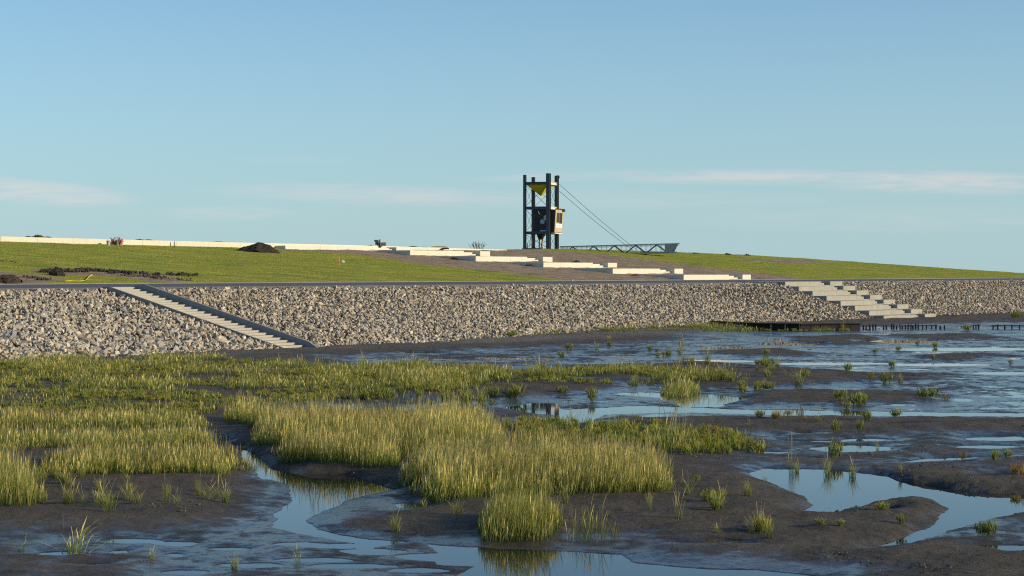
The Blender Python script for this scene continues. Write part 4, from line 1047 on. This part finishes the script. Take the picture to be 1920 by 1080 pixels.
# bushes and single tufts
def proto_mesh(name, kind, seed):
    r = np.random.default_rng(seed)
    if kind == 'grass':
        n = r.integers(60, 100); a = r.uniform(0, 6.28, n); d = np.sqrt(r.random(n)) * .22
        V, F, C = blades(np.stack([np.cos(a) * d, np.sin(a) * d, a * 0 - .02], -1), r.uniform(.4, 1.0, n), np.full(n, .016), .5, seed, .06)
    elif kind == 'thin':
        n = r.integers(38, 60); a = r.uniform(0, 6.28, n); d = np.sqrt(r.random(n)) * .25
        V, F, C = blades(np.stack([np.cos(a) * d, np.sin(a) * d, a * 0 - .02], -1), r.uniform(.35, 1.0, n), np.full(n, .016), .7, seed, .12)
    elif kind == 'wort':
        V, F, C = glasswort(np.zeros((1, 3)) - [0, 0, .02], np.array([1.0]), seed, 110, .022)
    else:
        V, F, C = glasswort(np.zeros((1, 3)) - [0, 0, .02], np.array([1.0]), seed, 60, .020)
        C = C * np.array([1.25, .72, .7])
    o = mesh_np(name, V, F, BLADE, None, False, C); me = o.data; bpy.data.objects.remove(o); return me
PM = {k: [proto_mesh(nm, k, 300 + 10 * j + i) for i in range(6)] for j, (k, nm) in enumerate((('grass', 'grass_tuft'), ('thin', 'grass_tuft'), ('wort', 'glasswort_plant'), ('red', 'glasswort_plant')))}
def plant(x, y, hpx, kind, label, group=None, wide=1.0):
    p = on_z(x, y, WATER_Z + .03)
    z = mud_z(p[0], p[1]); p[2] = z if z > WATER_Z else WATER_Z - .03
    k = p[1] / FPX; s_ = 1.18 * hpx * k / (1.05 if kind in ('grass', 'thin') else .95)
    o = bpy.data.objects.new('grass_tuft' if kind in ('grass', 'thin') else 'glasswort_plant', random.choice(PM[kind])); COL.objects.link(o)
    o.location = p; o.scale = (s_ * wide, s_ * wide, s_); o.rotation_euler = (0, 0, random.random() * 6.28)
    tag(o, label, 'grass tuft' if kind in ('grass', 'thin') else 'marsh plant', group); return o
U = [(140, 1040, 72, 'thin', 'large leaning grass tuft standing in a puddle at front left', 1.3), (205, 975, 52, 'thin', 'grass tuft right behind the large leaning one at front left', .8),
     (313, 955, 44, 'grass', 'upright grass tuft on the brown mud at left', .5), (333, 960, 26, 'thin', 'small tuft touching the upright one on the brown mud', .8),
     (372, 938, 36, 'grass', 'narrow green grass tuft on brown mud left of the creek', .45), (240, 918, 26, 'thin', 'short yellow tuft just below the left front bed', 1), (440, 1068, 36, 'grass', 'small green tuft in the wet mud at front, left of the creek', .8),
     (284, 1054, 26, 'thin', 'small pale tuft in wet mud at front left', .9), (557, 1058, 36, 'thin', 'wispy single tuft in the wet mud left of the lower creek', .6), (40, 1038, 26, 'thin', 'thin dry tuft at the lower left corner', .9),
     (742, 1000, 38, 'grass', 'small round tuft on the mud bank inside the creek bend', .9), (795, 958, 18, 'thin', 'tiny pale tuft on the mud below the golden bed', 1.2), (858, 975, 34, 'thin', 'yellow tuft left of the small front bed', 1.0),
     (1060, 955, 42, 'grass', 'green tuft in front of the golden bed centre', .6), (1218, 968, 40, 'grass', 'green tuft below the right end of the golden bed', .5), (1273, 985, 52, 'thin', 'tall thin tuft on mud right of the golden bed', .6), (1290, 938, 38, 'thin', 'yellowish tuft right of the golden bed', .8),
     (1402, 940, 34, 'grass', 'bright green tuft on mud left of the big pool', .8), (1422, 1005, 44, 'grass', 'larger green tuft on the mud bank below the big pool', .55), (1443, 1018, 40, 'grass', 'green tuft lowest on the mud bank below the big pool', .6), (1345, 1008, 22, 'thin', 'faint small tuft left of the green pair on the bank', 1),
     (1484, 888, 66, 'thin', 'tall single stalk tuft at the top left of the big pool', .3), (1494, 884, 26, 'grass', 'tuft at the top edge of the big pool, right of the tall stalk', .8), (1552, 890, 44, 'grass', 'dark tuft standing in the big pool', .7), (1598, 893, 32, 'grass', 'wide tuft in the big pool, right of the dark one', .9), (1688, 893, 22, 'grass', 'small tuft on the bank right of the big pool', .6),
     (1434, 900, 20, 'thin', 'tiny tuft in the left tip of the big pool', .6), (1656, 968, 18, 'wort', 'low plant on the tongue of mud in the big pool', 1.4), (1690, 992, 22, 'wort', 'plant near the tip of the mud tongue', .8), (1538, 996, 14, 'wort', 'low yellow plant in the middle of the mud bank', 1.5), (1576, 1000, 16, 'wort', 'small plant right of the low yellow one on the bank', .8),
     (1840, 1002, 26, 'wort', 'left plant of the pair beside the creek at right', .9), (1858, 1003, 32, 'wort', 'right plant of the pair beside the creek at right', .8), (1910, 905, 28, 'red', 'orange brown bush on the far bank at the right edge', 1.1), (1905, 934, 12, 'wort', 'low plant below the orange bush at the right edge', 1.5),
     (1325, 688, 36, 'grass', 'tall upright tuft in the middle distance by the water', .8), (1498, 724, 34, 'grass', 'leaning grass tuft on the dark mud tongue at right', .9), (1662, 718, 24, 'wort', 'green bush near the end of the first mud tongue', 1.0), (1740, 746, 22, 'wort', 'wide green bush at the end of the second mud tongue', 1.9), (1772, 748, 12, 'red', 'reddish plant at the tip of the second mud tongue', 1.5),
     (1356, 720, 34, 'grass', 'wide tuft right of the green grass island', 1.2), (1456, 792, 22, 'grass', 'pale green tuft on mud right of centre', 1.1), (1424, 792, 20, 'wort', 'bush touching the pale green tuft on mud', .8), (1680, 782, 18, 'wort', 'green bush above the long streaks of water', 1.2), (1627, 795, 20, 'wort', 'round green plant on mud between water streaks', .8), (1567, 812, 24, 'wort', 'tall green plant on brown mud', .7), (1612, 812, 26, 'wort', 'narrow green plant left of the bright puddle edge', .5),
     (1427, 848, 34, 'wort', 'upright green plant at the right end of the glasswort scrub', .6), (1646, 845, 20, 'grass', 'tuft in the right end of the bright puddle', .5), (1565, 862, 36, 'wort', 'dull yellow plant in front of the bright puddle', .8), (1806, 868, 20, 'red', 'brown plant at the streak of water on the right', .6), (1866, 870, 20, 'wort', 'left of two green plants at the right edge puddles', 1.0), (1890, 866, 18, 'wort', 'right of two green plants at the right edge puddles', .9), (1905, 600, 16, 'wort', 'green bush at the slope foot by the right edge', 1.2), (1812, 619, 14, 'wort', 'green bush among the posts at the right', 1.3), (1580, 619, 16, 'grass', 'grass tuft before the right half of the timber groyne', .9), (1500, 616, 14, 'grass', 'grass tuft before the middle of the timber groyne', 1.2),
     (1072, 790, 26, 'thin', 'thin tuft in the pool behind the glasswort scrub', 1), (1110, 752, 28, 'wort', 'spindly plant on the mud before the pool', .45), (962, 748, 34, 'wort', 'wide plant on dark mud in the middle distance', 1.1), (925, 746, 24, 'wort', 'low plant left of the wide one on dark mud', 1.0), (1055, 738, 16, 'wort', 'flat plant on mud right of centre', 1.6), (752, 744, 20, 'wort', 'small round plant on mud behind the middle bed', .8), (785, 748, 18, 'wort', 'plant with reddish stems on mud behind the middle bed', .9), (960, 635, 14, 'wort', 'green clump at the foot of the stone slope', 1.8)]
for (x, y, h, k, lb, wd) in U: plant(x, y, h, k, lb, None, wd)
r = random.Random(12)
for (x, y, h) in ((992, 715, 30), (1012, 717, 36), (1034, 714, 34), (1056, 718, 28), (1190, 724, 22), (1300, 716, 26), (1322, 722, 30), (1372, 722, 28), (835, 752, 30), (870, 756, 34), (900, 752, 28), (1275, 664, 20), (680, 690, 26), (770, 694, 26)):
    plant(x, y, h, 'grass', 'taller grass clump in the green band of the middle distance', 'grass clumps in the middle distance band', 1.1)
def scat(n, x0, x1, y0, y1, hm, kinds, label, group):
    c_ = 0; tr_ = 0; cc_ = [(r.uniform(x0, x1), r.uniform(y0, y1)) for _ in range(max(3, n // 4))]
    while c_ < n and tr_ < n * 20:
        tr_ += 1; q_ = r.choice(cc_); x, y = q_[0] + r.gauss(0, 1) * (x1 - x0) * .06, q_[1] + r.gauss(0, 1) * (y1 - y0) * .10
        if r.random() < .25: x, y = r.uniform(x0, x1), r.uniform(y0, y1)
        if not (x0 <= x <= x1 and y0 - 4 <= y <= y1 + 4): continue
        p = on_z(x, y)
        if float(mud_fields(np.array([p[0]]), np.array([p[1]]))[3][0]) < .15: continue
        plant(x, y, hm * (y - 510) / 300 * r.uniform(.6, 1.4), r.choice(kinds), label, group, r.uniform(.6, 1.3)); c_ += 1
scat(13, 1420, 1900, 640, 740, 20, ['wort', 'wort', 'red'], 'small glasswort plant on the far wet mudflat', 'glasswort plants on the far wet mudflat')
scat(20, 1380, 1700, 690, 765, 22, ['wort', 'wort', 'grass'], 'small green plant on the dark mud tongues', 'plants on the dark mud tongues')
scat(9, 1400, 1900, 785, 870, 18, ['wort', 'red', 'thin'], 'tiny plant between the bright streaks of water', 'plants between the streaks of water')
scat(12, 640, 1340, 738, 760, 26, ['wort', 'wort', 'grass'], 'small plant on the dark mud in the middle distance', 'plants on dark mud in the middle distance')
scat(22, 60, 480, 905, 960, 20, ['thin', 'grass'], 'short sparse tuft on the mud below the left bed', 'tufts below the left bed')
scat(14, 1240, 1440, 890, 1010, 16, ['thin', 'wort'], 'tiny sparse tuft on the brown mud right of the golden bed', 'tiny tufts right of the golden bed')
scat(20, 1000, 1300, 640, 700, 26, ['wort', 'thin'], 'tiny far plant on dark mud before the stone slope', 'far plants before the stone slope')

# lumps, shells and broken crust lying on the mud
r = np.random.default_rng(91); nl = 60000
inv_ = r.uniform(1 / 170, 1 / 30, nl); Yl = 1 / inv_; Xl = Yl * r.uniform(-.3, .3, nl)
hl, wl_, tl_, dl = mud_fields(Xl, Yl); nn__ = sn(Xl, Yl)[1]
mk_ = fbm(Xl * .5, Yl * .35, 92, 4) + .6 * tl_ + .35 * np.exp(-np.clip(dl, 0, 9) / .25)
kk = (dl > .04) & (nn__ < 0) & (mk_ > .30) & (wl_ < .5)
pl_ = np.stack([Xl, Yl, hl + .004], -1)[kk]; print('lumps', kk.sum())
V, F, C = scatter_mesh(pl_, np.clip(r.lognormal(math.log(.014), .45, len(pl_)), .007, .05) * (1 + Yl[kk] / 70), 93)
C = C * .16 + .02; sel = np.repeat(r.random(len(C) // 8 + 1) < .012, 8)[:len(C)]; C[sel] = (.5, .48, .42)
tag(mesh_np('mud_lumps', V, F, CLOD, None, False, C), 'small dark lumps of crust and shell scattered over the mudflat', 'mud lumps', kind='stuff')

# ------------------------------------------------------------------ bushes on the dike crest
def crest_bush(x0, x1, ytop, ybase, label, seed, twiggy=False, back=2.0):
    xm = (x0 + x1) / 2; p = on_slope(xm, ybase + 1) ; Y_ = p[1] + back; q = at_depth(xm, ybase + .8, Y_); k = Y_ / FPX
    r = np.random.default_rng(seed); w2 = (x1 - x0) / 2 * k; H = (ybase - ytop) * k
    if twiggy:
        bm = bmesh.new()
        for i in range(26):
            bx = r.uniform(-.5, .5) * w2; tx = bx * 1.9 + r.normal() * .12 * w2; h = H * r.uniform(.5, 1)
            bm_tube(bm, [(bx, 0, -.3), ((bx + tx) / 2, r.uniform(-.2, .2), h * .55), (tx, r.uniform(-.3, .3), h)], [.035, .025, .012], 4)
            bm_tube(bm, [((bx + tx) / 2, 0, h * .55), ((bx + tx) / 2 + r.uniform(-.3, .3), 0, h * .9)], [.02, .01], 4)
            bmesh.ops.create_icosphere(bm, subdivisions=1, radius=.06, matrix=Matrix.Translation((tx, 0, h)))
        o = done('dry_bush', bm, TWIG)
    else:
        n = int(60 + 260 * w2 * 2); a = r.uniform(-1, 1, n); zz = r.random(n) * .6 * (1 - np.abs(a) ** 2)
        V, F, C = blades(np.stack([a * w2, r.uniform(-.6, .6, n), zz * H - .1], -1), H * r.uniform(.25, .55, n) * (1.1 - a ** 2 * .7) * (1 + .5 * np.sin(a * 9 + seed)), np.full(n, .06), .6, seed, 0, tipc=np.array((.12, .13, .03)), basec=np.array((.03, .045, .012)), midc=np.array((.06, .085, .018)), wind=(0, 0))
        o = mesh_np('weed_bush', V, F, BLADE, None, False, C)
    o.location = q; tag(o, label, 'bush')
crest_bush(42, 98, 438.5, 444.5, 'wide green weed bush behind the crest wall near the left edge', 1)
crest_bush(-5, 44, 442, 443.5, 'thin line of weeds behind the crest wall at the left edge', 2)
crest_bush(128, 146, 444.8, 446.5, 'tiny weed tuft behind the wall left of the buckets', 3)
crest_bush(235, 300, 446, 450, 'low weeds behind the wall right of the buckets', 4)
crest_bush(340, 450, 450.5, 453.5, 'long low weeds behind the wall left of the big soil heap', 5)
crest_bush(683, 704, 457, 460.5, 'low weeds left of the small dark machine', 6)
crest_bush(738, 805, 459.5, 462.5, 'dark weeds behind the wall right of the small machine', 7)
crest_bush(877, 912, 452, 467, 'thin dry twiggy bush behind the wall left of the tower', 8, True, 5)
crest_bush(1293, 1312, 471.5, 474.5, 'small weed bush on the crest just right of the footbridge', 9, False, .5)
crest_bush(1355, 1372, 472.3, 476.5, 'dark green weed bush on the crest, middle one right of the footbridge', 10, False, .5)
crest_bush(1394, 1408, 474, 478.2, 'small weed bush on the crest, rightmost', 11, False, .5)

print('blades', nb)
for nm, pt in (('toe x0', (xy(-50, 0), 0)),):
    pass
print('road near edge', [tuple(np.round(proj((*xy(s, ROCK_N), ROCK_Z)), 1)) for s in (-60, -20, 20, 60, 110)])
print('road far edge', [tuple(np.round(proj((*xy(s, ROAD_N), ROAD_Z)), 1)) for s in (-60, -20, 20, 60, 110)])
